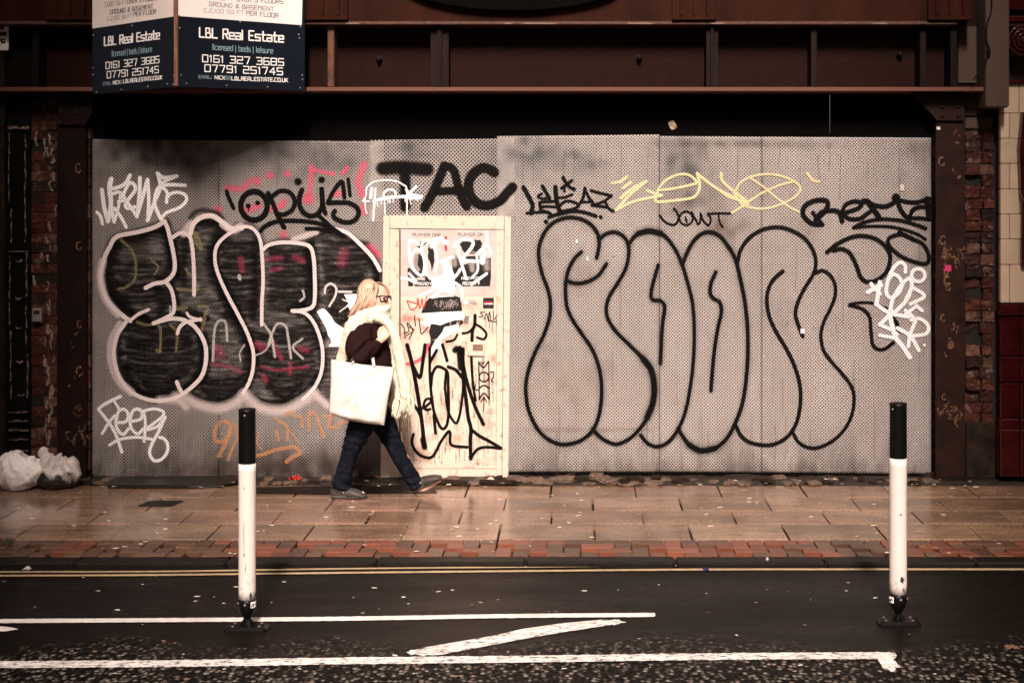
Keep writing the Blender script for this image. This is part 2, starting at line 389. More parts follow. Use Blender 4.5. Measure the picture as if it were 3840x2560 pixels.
def slab_mat():
    m, t, b = newmat('wet_paving'); p = pos(t)
    n = noise(t, p, 46, 8, .9); n1 = noise(t, p, 2.4, 7, .7, (.6, 1.6, 1)); n4 = noise(t, p, 34, 4, .7)
    c = mixc(t, ramp(t, n, [(.34, 0), (.68, 1)]), (.050,.028,.018), (.47,.295,.20))
    c = mixc(t, ramp(t, n1, [(.40, 0), (.66, .75)]), c, (.075,.042,.027))
    c = mixc(t, 1.0, c, attr(t, 'tint', 'Color'), 'MULTIPLY'); t.links.new(c, b.inputs['Base Color'])
    t.links.new(ramp(t, noise(t, p, 1.7, 4, .6), [(.35, .06), (.65, .24)]), b.inputs['Roughness'])
    bump(t, mth(t, 'ADD', n, mth(t, 'MULTIPLY', n4, .7)), .3, .0013, b); b.inputs['Specular IOR Level'].default_value = .7
    return m
M['slab'] = slab_mat()
bm = NB(); Y0 = -.31
rows = [(-.31, -.715, .316), (-.715, -1.15, -.006), (-1.15, -1.54, .336), (-1.54, -1.975, .0)]
for ya, yb, off in rows:
    for k in range(-15, 16):
        x0 = off+k*.63+random.uniform(-.004, .004); g = random.uniform(.003, .0065); dz = random.uniform(-.0015, .0015)
        fs = box(bm, x0+g, x0+.63-g, yb+g, ya-g, -.055, dz, .004)
pv = tag(obj('pavement', bm, M['slab']), kind='structure')
def slabtint(c):
    r = random.Random(int(c.x*977)+int(c.y*313)); v = r.uniform(.78, 1.12); return (v, v*r.uniform(.96, 1.02), v*r.uniform(.93, 1.03))
tint_mesh(pv, slabtint)
M['paver'] = simple('wet_clay_paver', (1,1,1), .26, .45, 90, .5, .004, tint=True, bscale=160)
bm = NB(); u = .1025; yb0 = -1.98
for i in range(-78, 79):
    for j in range(4):
        d = (i-j) % 4; x = i*u*1.045; y = yb0-(j+1)*u; g = .0042; dz = random.uniform(-.0012, .0008)
        if d == 0: box(bm, x+g, x+2*u*1.045-g, y+g, y+u-g, -.055, dz, .004)
        elif d == 2 and j < 3: box(bm, x+g, x+u*1.045-g, y-u+g, y+u-g, -.055, dz, .004)
        elif d == 2 or (d == 3 and j == 0): box(bm, x+g, x+u*1.045-g, y+g, y+u-g, -.055, dz, .004)
bs = tag(obj('brick_paving', bm, M['paver']), kind='structure')
def pavtint(c):
    r = random.Random(int(c.x*4977)+int(c.y*9313)); left = max(0, min(1, (-c.x-.2)/2.2))
    if r.random() < .52-.30*left: k = r.uniform(.75, 1.15); return (.20*k, .068*k, .042*k)
    k = r.uniform(.7, 1.2); return (.120*k, .063*k, .042*k)
tint_mesh(bs, pavtint)
M['kerb'] = simple('wet_dark_kerb', (.011,.0078,.006), .35, .6, 45, .9, .006, bscale=110, spec=.1)
bm = NB()
for k in range(-10, 11):
    x = k*.915+.2; box(bm, x+.003, x+.912, -2.54+random.uniform(-.004,.004), -2.393, -.2, random.uniform(-.004, .001), .012)
tag(obj('kerb', bm, M['kerb']), kind='structure')
def dirt_strip():
    bm = NB(); nx, ny = 260, 12; V = []
    for i in range(nx+1):
        for j in range(ny+1):
            x = -6.5+13*i/nx; t = j/ny; y = -.33+.36*t
            h = .012+.03*max(0, mnoise.noise(Vector((x*3, y*6, 1))))*(t**.6)+.012*mnoise.noise(Vector((x*17, y*17, 4)))
            V.append(bm.verts.new((x, y, h*min(1, t*5)-.006)))
    for i in range(nx):
        for j in range(ny): a = i*(ny+1)+j; bm.faces.new((V[a], V[a+ny+1], V[a+ny+2], V[a+1]))
    return bm
tag(obj('dirt_strip', dirt_strip(), M['dirt'], smooth=True), kind='structure')

# road markings: children of the road, thin sheets with worn edges
def line_mat(name, col, wear, amp=1.5):
    m, t, b = newmat(name); p = pos(t); n = noise(t, p, 26, 7, .8); n2 = noise(t, p, 9, 6, .75, (.4, 1, 1))
    c = mixc(t, ramp(t, n2, [(.35, 0), (.75, 1)]), col, tuple(q*.5 for q in col)); t.links.new(c, b.inputs['Base Color'])
    b.inputs['Roughness'].default_value = .38; bump(t, noise(t, p, 80, 4, .7), .5, .005, b)
    e = mth(t, 'ADD', attr(t, 'a'), mth(t, 'MULTIPLY', mth(t, 'SUBTRACT', n, .5), amp))
    al = mth(t, 'MULTIPLY', ramp(t, e, [(.28, 0), (.4, 1)]), ramp(t, noise(t, p, 34, 8, .85, (.5, 1, 1)), [(wear, 0), (wear+.08, 1)]))
    cutout(t, b, al); return m
M['line_white'] = line_mat('white_road_paint', (.84,.78,.74), .30, .7)
M['line_rough'] = line_mat('white_paint_on_chippings', (.84,.78,.74), .415, 1.7)
M['line_yellow'] = line_mat('yellow_road_paint', (.50,.36,.21), .30)
rl = lambda x, y, d: G(x, y, ZR+.003+d)
def road_line(pts, w, mat, soft=.5):
    s = Sheet(rl); s.stroke(pts, w, soft, wob=.04); return s
Sheet_c = 'white_line'
road_line([(-400,2147),(0,2143),(600,2141),(1280,2131),(1900,2125),(2560,2118.5),(3200,2117),(4300,2116)], 5.2, 0).done('yellow_line', M['line_yellow'], road)
road_line([(-400,2162),(0,2157),(600,2154),(1280,2146),(1900,2140),(2560,2134),(3200,2133),(4300,2133)], 6.4, 0).done('yellow_line', M['line_yellow'], road)
road_line([(-400,2331),(0,2327),(640,2323),(1280,2318),(1900,2308),(2400,2304),(2450,2303)], 14, 0).done('white_line', M['line_white'], road)
road_line([(-400,2494),(0,2490),(640,2486),(1280,2476),(1900,2470),(2560,2461),(3060,2457),(3350,2456)], 24, 0, .4).done('white_line', M['line_rough'], road)
s = Sheet(rl); s.fill([(3290,2466),(3345,2464),(3378,2500),(3312,2505)]).stroke([(3305,2468),(3345,2502)], 26, .5); s.done('line_end_mark', M['line_rough'], road)
s = Sheet(rl); s.fill([(1522,2444),(1600,2424),(1720,2404),(1850,2382),(1960,2356),(2100,2336),(2250,2322),(2300,2323),(2350,2331),(2240,2349),(2090,2372),(1940,2398),(1800,2425),(1660,2452),(1590,2458)])
for a, c in (((1540,2445),(2320,2330)),): s.stroke([a, (1800,2408), (2050,2355), c], 16, .7, wob=.1)
s.done('diagonal_white_mark', M['line_rough'], road)
s = Sheet(rl); s.fill([(-260,2335),(0,2346),(40,2350),(70,2357),(20,2365),(-260,2372)]); s.done('diagonal_white_mark', M['line_white'], road)
def water():
    m, t, b = newmat('still_water'); p = pos(t); b.inputs['Base Color'].default_value = (.010,.008,.007,1); b.inputs['Roughness'].default_value = .10
    b.inputs['Specular IOR Level'].default_value = .14
    e = mth(t, 'ADD', attr(t, 'a'), mth(t, 'MULTIPLY', mth(t, 'SUBTRACT', noise(t, p, 9, 7, .75, (.6, 1.6, 1)), .5), 2.6))
    cutout(t, b, ramp(t, e, [(.35, 0), (.5, 1)])); bump(t, noise(t, p, 14, 3, .6), .05, .004, b); return m
M['water'] = water()
s = Sheet(lambda x, y, d: G(x, y, ZR+.001+d)); s.stroke([(-300,2138),(0,2134),(1280,2120),(2560,2111),(4200,2108)], 22, .9)
tag(s.done('gutter_water', M['water'], None), kind='structure')

# ------------------------------------------------------------------ hoarding of perforated steel
hoard = empty('hoarding', P(1920, 1789, 0), 'grey perforated steel hoarding covered in graffiti between the two brown steel columns', 'hoarding')
M['panel'] = panelmat('perforated_steel', .0184, .0051); M['panel_big'] = panelmat('coarse_perforated_steel', .0205, .0072)
STAIN = [(1190,1760,260,55,.85,(.2,.15,.12)),(820,1770,200,36,.6,(.25,.19,.15)),(2300,1755,420,24,.35,(.4,.3,.24)),(3000,1760,420,26,.4,(.38,.28,.22)),  # centre, radii (photo px), strength, colour: soot, old paint mist and grime on the sheets
 (560,560,220,120,.75,(.12,.11,.11)),(720,640,130,110,.5,(.2,.18,.17)),(1080,580,160,90,.65,(.18,.21,.23)),(1280,600,90,70,.5,(.2,.22,.24)),
 (1560,560,110,50,.6,(.2,.24,.27)),(1860,610,70,90,.5,(.35,.42,.45)),(1990,560,80,70,.7,(.18,.22,.25)),(2160,590,60,35,.6,(.25,.3,.32)),(2225,618,60,26,.65,(.25,.31,.35)),
 (2060,610,140,90,.4,(.45,.5,.52)),(2560,590,80,80,.75,(.2,.23,.24)),(2600,680,80,90,.55,(.3,.33,.34)),(2600,770,110,50,.55,(.3,.24,.22)),(2730,850,80,45,.65,(.28,.2,.17)),
 (2700,540,260,14,.6,(.2,.18,.17)),(2980,545,220,14,.35,(.3,.28,.27)),(2060,940,40,60,.4,(.4,.42,.42)),(2170,1050,50,50,.45,(.4,.36,.33)),(2045,1330,60,60,.5,(.4,.44,.45)),
 (2150,1440,160,110,.3,(.55,.45,.38)),(2150,1612,190,9,.55,(.4,.3,.25)),(2380,1610,60,7,.5,(.4,.3,.25)),(2520,1130,140,160,.2,(.6,.64,.64)),(2820,1080,80,140,.28,(.62,.68,.68)),
 (2940,1180,60,60,.3,(.5,.55,.57)),(2760,930,130,40,.3,(.5,.42,.4)),(3010,850,70,40,.35,(.5,.44,.42)),(3440,560,60,40,.5,(.2,.18,.17)),(3470,900,26,420,.4,(.4,.36,.34)),(2010,1030,90,140,.22,(.6,.62,.62)),
 (2280,1380,30,30,.3,(.5,.45,.42)),(1000,1740,360,60,.55,(.22,.17,.14)),(700,1640,150,140,.25,(.5,.42,.36)),(1350,1720,120,70,.5,(.35,.29,.25)),(420,700,160,260,.25,(.5,.48,.46)),
 (1010,880,220,40,.35,(1.25,1.2,1.18)),(1150,880,90,40,.4,(1.3,1.25,1.25)),(1150,1480,160,60,.25,(1.2,1.15,1.15))]
def sheet(name, mat, x0, x1, ta, tb, ba, bb, Y, label=None, toned=1.0):
    nx = max(4, int((x1-x0)/9)); nz = 150; bm = NB(); V = []; S = []; Gm = []
    for i in range(nx+1):
        u = i/nx; x = x0+(x1-x0)*u; yt = ta+(tb-ta)*u; yb = ba+(bb-ba)*u
        for j in range(nz+1):
            y = yt+(yb-yt)*j/nz; p = P(x, y, Y); p.y += .0012*mnoise.noise(Vector((p.x*1.2, p.z*1.1, 3))); V.append(bm.verts.new(p))
            c = [toned, toned*.99, toned*.985]
            for cx, cy, rx, ry, st, col in STAIN:
                e = ((x-cx)/rx)**2+((y-cy)/ry)**2
                if e < 6:
                    k = st*math.exp(-e)*(.75+.9*mnoise.noise(Vector((p.x*9+p.z*5, p.z*9-p.x*5, cx))))
                    k = max(0, min(1, k)); k = min(1, k*1.25); c = [a*(1-k)+a*b*k for a, b in zip(c, col)]
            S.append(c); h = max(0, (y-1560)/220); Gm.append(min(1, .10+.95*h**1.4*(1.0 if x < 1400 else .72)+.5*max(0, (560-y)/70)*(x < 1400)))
    for i in range(nx):
        for j in range(nz): a = i*(nz+1)+j; bm.faces.new((V[a], V[a+1], V[a+nz+2], V[a+nz+1]))
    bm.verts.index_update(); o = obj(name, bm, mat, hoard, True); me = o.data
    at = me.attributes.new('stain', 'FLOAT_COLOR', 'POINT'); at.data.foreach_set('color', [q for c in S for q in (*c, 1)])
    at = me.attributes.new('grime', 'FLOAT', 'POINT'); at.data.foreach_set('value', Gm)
    md = o.modifiers.new('thick', 'SOLIDIFY'); md.thickness = .0018; md.offset = 0
    if label: o['label'] = label
    return o
sheet('perforated_panel', M['panel'], 346, 819.3, 522, 526, 1789, 1790, 0, None, .74)  # the two leftmost sheets take a darker overall tone
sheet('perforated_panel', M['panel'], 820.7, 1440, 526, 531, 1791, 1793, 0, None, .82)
sheet('perforated_panel', M['panel_big'], 1384, 1932, 526, 519, 831, 831, -.0022, 'coarser perforated panel over the door')
sheet('perforated_panel', M['panel'], 1864, 2472, 511, 505, 1768, 1768, -.0012)
sheet('perforated_panel', M['panel'], 2473.6, 2856, 511, 513, 1767, 1770, 0)
sheet('perforated_panel', M['panel'], 2857.4, 3491, 513, 517, 1770, 1775, 0)
bm = NB(); a = P(330, 500, .07); b = P(3505, 1795, .07); box(bm, a.x, b.x, .07, .12, b.z-.05, a.z); obj('backing_board', bm, M['void'], hoard)
bm = NB()      # fixing screws along seams and edges
for x in (830, 2465, 2485, 2850, 2866, 1394, 1925):
    for y in range(560, 1750, 96):
        if x in (1394, 1925) and y > 830: continue
        if random.random() < .75: dome(bm, P(x+random.uniform(-2,2), y+random.uniform(-9,9), -.0015 if x not in (1394,1925) else -.0035), .006, .004, 8, 2)
for x in range(370, 3480, 96):
    if random.random() < .8: dome(bm, P(x, 531 if x < 1860 else 519, -.002 if not 1384 < x < 1932 else -.0035), .0055, .004, 8, 2)
for x, y in ((2579,682),(2978,678),(3014,903),(2300,960),(2620,1115)): dome(bm, P(x, y, -.003), .009, .006, 10, 3)
obj('fixing_screws', bm, M['screw'], hoard)['kind'] = 'stuff'

# ------------------------------------------------------------------ black boards over the hoarding
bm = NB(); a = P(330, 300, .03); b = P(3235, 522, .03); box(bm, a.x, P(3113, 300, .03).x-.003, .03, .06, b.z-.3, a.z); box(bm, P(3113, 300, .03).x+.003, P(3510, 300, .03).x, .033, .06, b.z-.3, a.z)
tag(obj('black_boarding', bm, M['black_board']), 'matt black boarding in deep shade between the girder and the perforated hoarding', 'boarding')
bm = NB(); c = P(2522, 470, .028); pts = []
for k in range(20):
    t = 2*math.pi*k/20; q = (abs(math.cos(t))**.6*math.copysign(.026, math.cos(t)), abs(math.sin(t))**.6*math.copysign(.034, math.sin(t)))
    an = R(28); pts.append((c.x+q[0]*math.cos(an)-q[1]*math.sin(an)*1, c.z+q[0]*math.sin(an)+q[1]*math.cos(an)))
prism(bm, pts, .0275, .0295)
st = tag(obj('sticker', bm, simple('tan_paper', (.60,.42,.28), .6, .2, 60)), 'small tan rounded sticker on the black boarding under the girder', 'sticker')
s = Sheet(wall_at(.027)); s.stroke([(2509,476),(2516,462),(2526,458)], 2.5, .2).stroke([(2528,470),(2534,478),(2524,482)], 2.5, .2).stroke([(2518,470),(2524,474)], 3, .2); s.done('print', M['flat_black'], st)

# ------------------------------------------------------------------ girder
gird = empty('bridge_girder', P(1920, 345, -.1), 'long dark brown riveted steel girder spanning above the graffiti hoarding', 'girder')
YW, YF = -.08, -.30
a = P(-700, 90, YW); b = P(3700, 330, YW)
bm = NB(); box(bm, a.x, b.x, YW, YW+.03, P(0, 338, YF).z, P(0, 60, YF).z+.2); obj('web_plate', bm, M['web'], gird)
bm = NB(); zt = P(0, 327, YF).z; zb = P(0, 343, YF).z; box(bm, P(-700,0,YF).x, P(3700,0,YF).x, YF, .14, zb, zt, .004); obj('bottom_flange', bm, simple('flange_steel', (.10,.036,.024), .6, .5, 18, .5, .003, col2=(.10,.035,.022), bscale=90), gird)
for x0, x1, mt, yf in ((1228,1253,'rust_bright',-.27),(1614,1683,'rust_dark',-.24),(2648,2694,'rust_dark',-.26),(3041,3064,'rust_dark',-.26),(3450,3473,'rust_dark',-.26),(3564,3590,'black_iron',-.27),(640,690,'rust_dark',-.24),(120,146,'black_iron',-.24)):
    bm = NB(); pbox(bm, x0, 96, x1, 326, yf, YW-.0005, .003)
    if x1-x0 > 40:
        pbox(bm, x0+(x1-x0)*.36, 92, x0+(x1-x0)*.62, 324, yf-.03, yf-.0005, .003)
        for k in range(5): dome(bm, P(x0+(x1-x0)*.5, 120+k*44, yf-.03), .008, .005, 8, 3)
    obj('stiffener', bm, M[mt], gird)
for x, y in ((1424,224),(2396,219),(3371,207)):
    bm = NB(); c = P(x, y, YW); lathe(bm, [(.034,0),(.034,.006),(.022,.008),(.022,.034),(.017,.038),(.016,.06),(.004,.064)], c, 6, axis='y'); obj('bolt', bm, M['rust_dark'], gird)
bm = NB(); a = P(-700, 60, -.33); c = P(3700, 94, -.33); box(bm, a.x, P(3590,0,-.33).x, -.33, -.08, P(0,93,-.33).z, P(0,80,-.33).z, .004); obj('top_flange', bm, simple('chipped_flange', (.085,.03,.018), .6, .5, 30, .6, .003, col2=(.03,.012,.008)), gird)
for x, w in ((1322,48),(1905,30),(2690,46),(2400,90),(3300,60),(2020,120)):
    bm = NB(); c = P(x, 88, -.331); q = [(c.x-w*.001, c.z-.006),(c.x+w*.0010, c.z-.007),(c.x+w*.0012, c.z+.001),(c.x+w*.0002, c.z+.005),(c.x-w*.0011, c.z+.003)]; prism(bm, q, -.333, -.3305); obj('paint_flake', bm, M['peel'], gird)

fas = empty('upper_fascia', P(1920, 78, -.30), 'red-brown painted steel fascia with raised ribs above the girder', 'fascia')
bm = NB(); z0 = P(0, 79, -.30).z; box(bm, P(-700,0,-.3).x, P(3605,0,-.3).x, -.30, -.22, z0, z0+1.3); obj('fascia_plate', bm, M['fascia'], fas)
for x0, x1 in ((1105,1304),(2520,2685),(3480,3648),(170,345)):
    bm = NB(); pbox(bm, x0, -260, x1, 75, -.335, -.3005, .004)
    pbox(bm, x0, 62, x1, 76, -.36, -.3355, .004)
    for k in range(3): xx = x0+(x1-x0)*(.18+.3*k); pbox(bm, xx, -260, xx+12, 60, -.36, -.3355, .003)
    obj('ribbed_panel', bm, M['fascia'], fas)
bm = NB(); c = P(1925, -68, -.36); pts = [(c.x+.84*math.cos(2*math.pi*k/64), c.z+.218*math.sin(2*math.pi*k/64)) for k in range(64)]; prism(bm, pts, -.38, -.3005)
tag(obj('oval_plaque', bm, M['black_board']), 'dark oval plaque hanging on the red-brown fascia, cropped by the top of the picture', 'plaque')

# ------------------------------------------------------------------ steel columns with gussets
def column(x0, x1, g, riv, label, worn, mat):
    e = empty('steel_column', P((x0+x1)/2, 1789, -.1), label, 'column')
    bm = NB(); a = P(x0, 345, -.12); b = P(x1, 1790, -.12); box(bm, a.x, b.x, -.12, -.095, 0, a.z); w = (b.x-a.x)
    box(bm, a.x+w*.45, a.x+w*.55, -.0945, .10, 0, a.z); box(bm, a.x, b.x, .1005, .125, 0, a.z)
    obj('shaft', bm, M[mat], e)
    bm = NB(); pprism(bm, g, -.15, -.1205); gu = obj('gusset', bm, M[mat], e)
    bm = NB(); xs = [q[0] for q in g]; ys = [q[1] for q in g]; pbox(bm, min(xs)-6, min(ys)-10, max(xs)+3, min(ys)-.5, -.25, -.1, .003); obj('cap_plate', bm, M['rust_dark'], e)
    for x, y in riv:
        bm = NB(); dome(bm, P(x, y, -.15), .019, .015, 12, 4); obj('rivet', bm, M['rust'], gu)
    s = Sheet(wall_at(-.1205))
    for kind, x, y, r in worn:
        if kind == 'o':
            s.stroke([(x+r*.62*math.cos(t)*random.uniform(.85,1.1), y+r*math.sin(t)*random.uniform(.9,1.1)) for t in np.arange(0.4, 5.6, .5)], r*.32, .6, wob=.35)
        elif kind == 'x':
            for _ in range(int(r*.55)):
                q = (x+random.gauss(0, 14), y+random.gauss(0, 18)); s.stroke([q, (q[0]+random.uniform(-9, 9), q[1]+random.uniform(-9, 9)), (q[0]+random.uniform(-12, 12), q[1]+random.uniform(2, 16))], random.uniform(1.5, 4), .8, wob=.3)
        elif kind == 's':
            s.stroke(r, x, .6, wob=.25)
    s.done('worn_paint', paint((.26,.13,.08), .5, holed=False, speck=.95), e)
    bm = NB(); q = P(x0, 0, -.125); qq = P(x1, 0, -.125); box(bm, q.x-.02, qq.x+.02, -.16, .13, -.01, .03, .008, .004); obj('base_plate', bm, M['rust_dark'], e)
    return e
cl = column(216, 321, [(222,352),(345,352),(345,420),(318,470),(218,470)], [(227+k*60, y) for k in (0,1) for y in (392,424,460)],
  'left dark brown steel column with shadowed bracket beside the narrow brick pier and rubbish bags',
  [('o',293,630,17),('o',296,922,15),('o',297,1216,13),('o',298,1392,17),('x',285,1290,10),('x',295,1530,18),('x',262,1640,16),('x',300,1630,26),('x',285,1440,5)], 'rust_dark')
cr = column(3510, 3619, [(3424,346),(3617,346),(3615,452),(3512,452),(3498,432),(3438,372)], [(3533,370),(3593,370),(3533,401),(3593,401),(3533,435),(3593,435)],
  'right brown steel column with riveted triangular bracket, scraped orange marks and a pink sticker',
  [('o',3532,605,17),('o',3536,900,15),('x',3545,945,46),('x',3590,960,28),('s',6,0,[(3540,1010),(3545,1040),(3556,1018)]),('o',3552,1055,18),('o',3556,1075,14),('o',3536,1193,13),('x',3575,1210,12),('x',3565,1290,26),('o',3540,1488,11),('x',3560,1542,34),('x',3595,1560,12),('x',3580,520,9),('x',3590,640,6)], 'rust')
bm = NB(); pbox(bm, 3543, 994, 3567, 1017, -.122, -.1203); o = obj('sticker', bm, simple('pink_paper', (.62,.03,.16), .5, .6, 90), None); tag(o, 'small square magenta sticker halfway up the right steel column', 'sticker')
bm = NB(); pbox(bm, 3513, 475, 3526, 487, -.122, -.1203); o = obj('sticker', bm, simple('white_paper', (.70,.62,.50), .5, .3, 120), None); tag(o, 'tiny square cream sticker under the bracket of the right steel column', 'sticker')

# ------------------------------------------------------------------ brick piers
def courses(x0, x1, y0, y1, ch, Yf, broken, seed):
    rnd = random.Random(seed); bm = NB(); y = y0; k = 0; cuts_a = [(0,.52),(.52,1)]; cuts_b = [(0,.62),(.62,1)]; holes_ = []
    while y < y1-2:
        for (ua, ub) in (cuts_a if k % 2 else cuts_b):
            if broken and k % 3 == 1: ua, ub = (0, .52) if ua == 0 else (.58, 1)
            xa, xb = x0+(x1-x0)*ua, x0+(x1-x0)*ub; d = rnd.uniform(-.006, .006); miss = False
            if broken:
                d = rnd.choice([0, .004, .012, .03, .05]) if ua == 0 else rnd.choice([0, 0, .006, .014]); miss = ua == 0 and rnd.random() < .16
            else: miss = ua == 0 and k in (4, 17, 29)
            if not miss:
                a = P(xa+1.3, y+1.3, Yf); b = P(xb-1.3, y+ch-1.6, Yf)
                fs = box(bm, a.x, b.x, Yf+d, Yf+.10, b.z, a.z, 0, .003)
                es = list({e for f in fs for e in f.edges}); bmesh.ops.subdivide_edges(bm, edges=es, cuts=3, use_grid_fill=True)
        y += ch; k += 1
    am = .013 if broken else .006
    for v in bm.verts: q = v.co; v.co = q+Vector((mnoise.noise(q*21), 1.3*mnoise.noise(q*17+Vector((5,0,0)))+.6*mnoise.noise(q*60), mnoise.noise(q*23+Vector((0,9,0)))))*am
    return bm
def bricktint(dark, wht):
    def f(c):
        r = random.Random(int(c.x*4577)+int(c.z*7313)); v = r.random()
        if v < wht: k = r.uniform(.7, 1.25); return (.75*k, .56*k, .46*k)
        if v < wht+.25: k = r.uniform(.12, .3); return (k, k*.7, k*.6)
        k = r.uniform(.32, .62)*dark; return (k*1.05, k*.46, k*.34)
    return f
pl = empty('brick_pier', P(163, 1789, -.06), 'narrow pier of flaking red brick with paint remnants between iron pilaster and left steel column', 'brick pier')
b_ = obj('brickwork', courses(114, 214, 375, 1700, 38.3, -.06, False, 3), M['brick'], pl); tint_mesh(b_, bricktint(.9, .22))
bm = NB(); pbox(bm, 112, 345, 216, 1790, -.045, .09); obj('mortar_core', bm, M['mortar'], pl)
s = Sheet(wall_at(-.068))
for _ in range(46): x = random.choice((random.gauss(176, 7), random.gauss(190, 9), random.uniform(118, 208))); y = random.uniform(420, 1650); s.stroke([(x, y), (x+random.uniform(-7, 7), y+random.uniform(6, 22)), (x+random.uniform(-6, 6), y+random.uniform(20, 34))], random.uniform(3, 10), .8, wob=.4)
s.done('flaking_paint', paint((.36,.27,.22), .55, holed=False, speck=.95), pl)
bm = NB(); y = 480
while y < 1760:
    a = P(322, y, -.05); h = random.uniform(30, 78); b = P(336, min(y+h, 1770), -.05); box(bm, a.x, b.x, -.05+random.uniform(0,.01), .03, b.z, a.z, .004, .003); y += h+3
b_ = obj('edge_bricks', bm, M['brick']); tag(b_, 'thin vertical strip of brick ends between left steel column and the hoarding', 'brick edging'); tint_mesh(b_, bricktint(.75, .2))
bm = NB(); y = 500
while y < 1760:
    a = P(3503, y, -.02); h = random.uniform(30, 70); b = P(3512, min(y+h, 1770), -.02); box(bm, a.x, b.x, -.02+random.uniform(0,.01), .05, b.z, a.z, .004, .003); y += h+3
b_ = obj('edge_bricks', bm, M['brick']); tag(b_, 'thin vertical strip of dark brick ends between the hoarding and right steel column', 'brick edging'); tint_mesh(b_, bricktint(.45, .08))
prr = empty('brick_pier', P(3678, 1789, -.06), 'broken brick pier with crumbling holes on a concrete base, right of the right steel column', 'brick pier')
b_ = obj('brickwork', courses(3621, 3728, 486, 1582, 42.5, -.07, True, 5), M['brick'], prr); tint_mesh(b_, bricktint(.8, .16))
bm = NB(); pbox(bm, 3619, 345, 3750, 1790, -.015, .12); obj('mortar_core', bm, M['mortar'], prr)
bm = NB(); pbox(bm, 3621, 1586, 3735, 1795, -.09, -.016, .008, .004); obj('concrete_base', bm, M['concrete'], prr)
bm = NB(); pbox(bm, 3621, 312, 3690, 436, -.07, -.016, .006, .004); pbox(bm, 3621, 440, 3722, 484, -.075, -.016, .006, .004); obj('stone_block', bm, M['stone'], prr)
for i in range(7):
    bm = NB(); c = P(random.uniform(3685, 3716), 556+i*150+random.uniform(-40, 40), -.075); lathe(bm, [(.014,0),(.013,.008),(.004,.012)], c, 9, axis='y'); obj('mortar_plug', bm, M['stone'], prr)

# far left: iron pilaster with peeling paint, stone wall
ip = empty('iron_pilaster', P(65, 1789, -.1), 'black cast iron pilaster with raised panels outlined in peeling pale paint at the left edge', 'pilaster')
bm = NB(); pbox(bm, 18, -200, 112, 1790, -.09, .1, .004)
for ya, yb in ((500,935),(955,1540)):
    pbox(bm, 30, ya, 38, yb, -.11, -.0905, .004); pbox(bm, 92, ya, 100, yb, -.11, -.0905, .004); pbox(bm, 58, ya, 74, yb, -.105, -.0905, .004)
for y in (478, 942, 1545, 1580, 1612, 1645, 1690): pbox(bm, 22, y, 108, y+9, -.125, -.0905, .004)
for x, y in ((30,400),(88,402),(30,440),(88,444)): dome(bm, P(x, y, -.09), .016, .012, 10, 3)
obj('casting', bm, M['black_iron'], ip)
s = Sheet(wall_at(-.1265))
for x, ya, yb in ((34,500,760),(42,780,920),(36,960,1230),(40,1240,1510),(95,505,920),(100,950,1120),(103,1330,1500),(98,1150,1300)):
    s.stroke([(x+random.uniform(-2.5,2.5), y) for y in np.arange(ya, yb, 16)], 3.4, .9, wob=.6)
for y in (480,1545,1578,1612,1648,1690): s.stroke([(x, y+random.uniform(-3,3)) for x in range(34, 108, 10)], 4 if y > 500 else 9, .8, wob=.4)
s.stroke([(30,942),(60,943),(104,942)], 3, .6)
for x, y in ((70,978),(70,1118),(72,1228),(75,1355),(80,1480),(74,1690)): s.stroke([(x-10,y),(x,y+4),(x+9,y-2)], 6, .8, wob=.4)
s.done('peeling_paint', paint((.26,.185,.15), .7, holed=False, speck=.85), ip)
bm = NB(); pbox(bm, -9000, -1400, 16, 1795, -.15, .1, .004); tag(obj('stone_wall', bm, M['concrete']), 'grey rendered wall edge at the far left of the picture', 'wall')
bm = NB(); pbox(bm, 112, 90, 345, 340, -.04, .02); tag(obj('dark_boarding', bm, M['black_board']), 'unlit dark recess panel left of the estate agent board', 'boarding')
# key safe on the pier
ks = empty('key_safe', P(136, 1182, -.08), 'small grey key safe fixed to the left brick pier', 'key safe')
bm = NB(); pbox(bm, 119, 1156, 155, 1212, -.105, -.066, .006); obj('body', bm, simple('grey_casting', (.20,.175,.16), .45, .3, 90, .4, .001), ks)
bm = NB(); pbox(bm, 126, 1164, 148, 1178, -.107, -.1053, .002); obj('dial_window', bm, M['flat_black'], ks)
bm = NB(); pbox(bm, 121, 1205, 153, 1213, -.109, -.1053, .002); obj('base_lip', bm, M['black_iron'], ks)

# right: stone bracket, tiled building
bm = NB(); pprism(bm, [(3697,-120),(3785,-120),(3785,400),(3778,404),(3697,403)], -.36, -.02); bmesh.ops.bevel(bm, geom=[e for e in bm.edges], offset=.008, segments=2, affect='EDGES')
sbk = tag(obj('stone_bracket', bm, M['stone']), 'tall soot-streaked stone block at the right end of the girder', 'stone block')
bm = NB(); pbox(bm, 3594, 100, 3694, 312, -.10, -.05, .004); tag(obj('stone_slab', bm, M['stone']), 'grimy stone slab behind the right end of the girder', 'stone slab')
bm = NB(); sloft(bm, [tuple(P(x, y, -.375)) for x, y in ((3718,-60),(3718,40),(3702,90),(3700,150),(3708,190),(3690,245),(3650,300))], [.006]*7, 8, up=(0,1,0))
lathe(bm, [(.004,-.05),(.014,-.04),(.016,0),(.012,.03),(.004,.04)], P(3707,190,-.375), 10); tag(obj('cable', bm, M['black_iron'], smooth=True), 'black cable with a drooping connector hanging over the right stone block', 'cable')
tw = empty('tiled_building', P(3900, 1789, -.16), 'building corner in cream glazed tiles above a maroon tiled plinth at the right edge', 'building')
bm = NB(); rows_ = [300,425,520,614,710,804,897,993,1136]
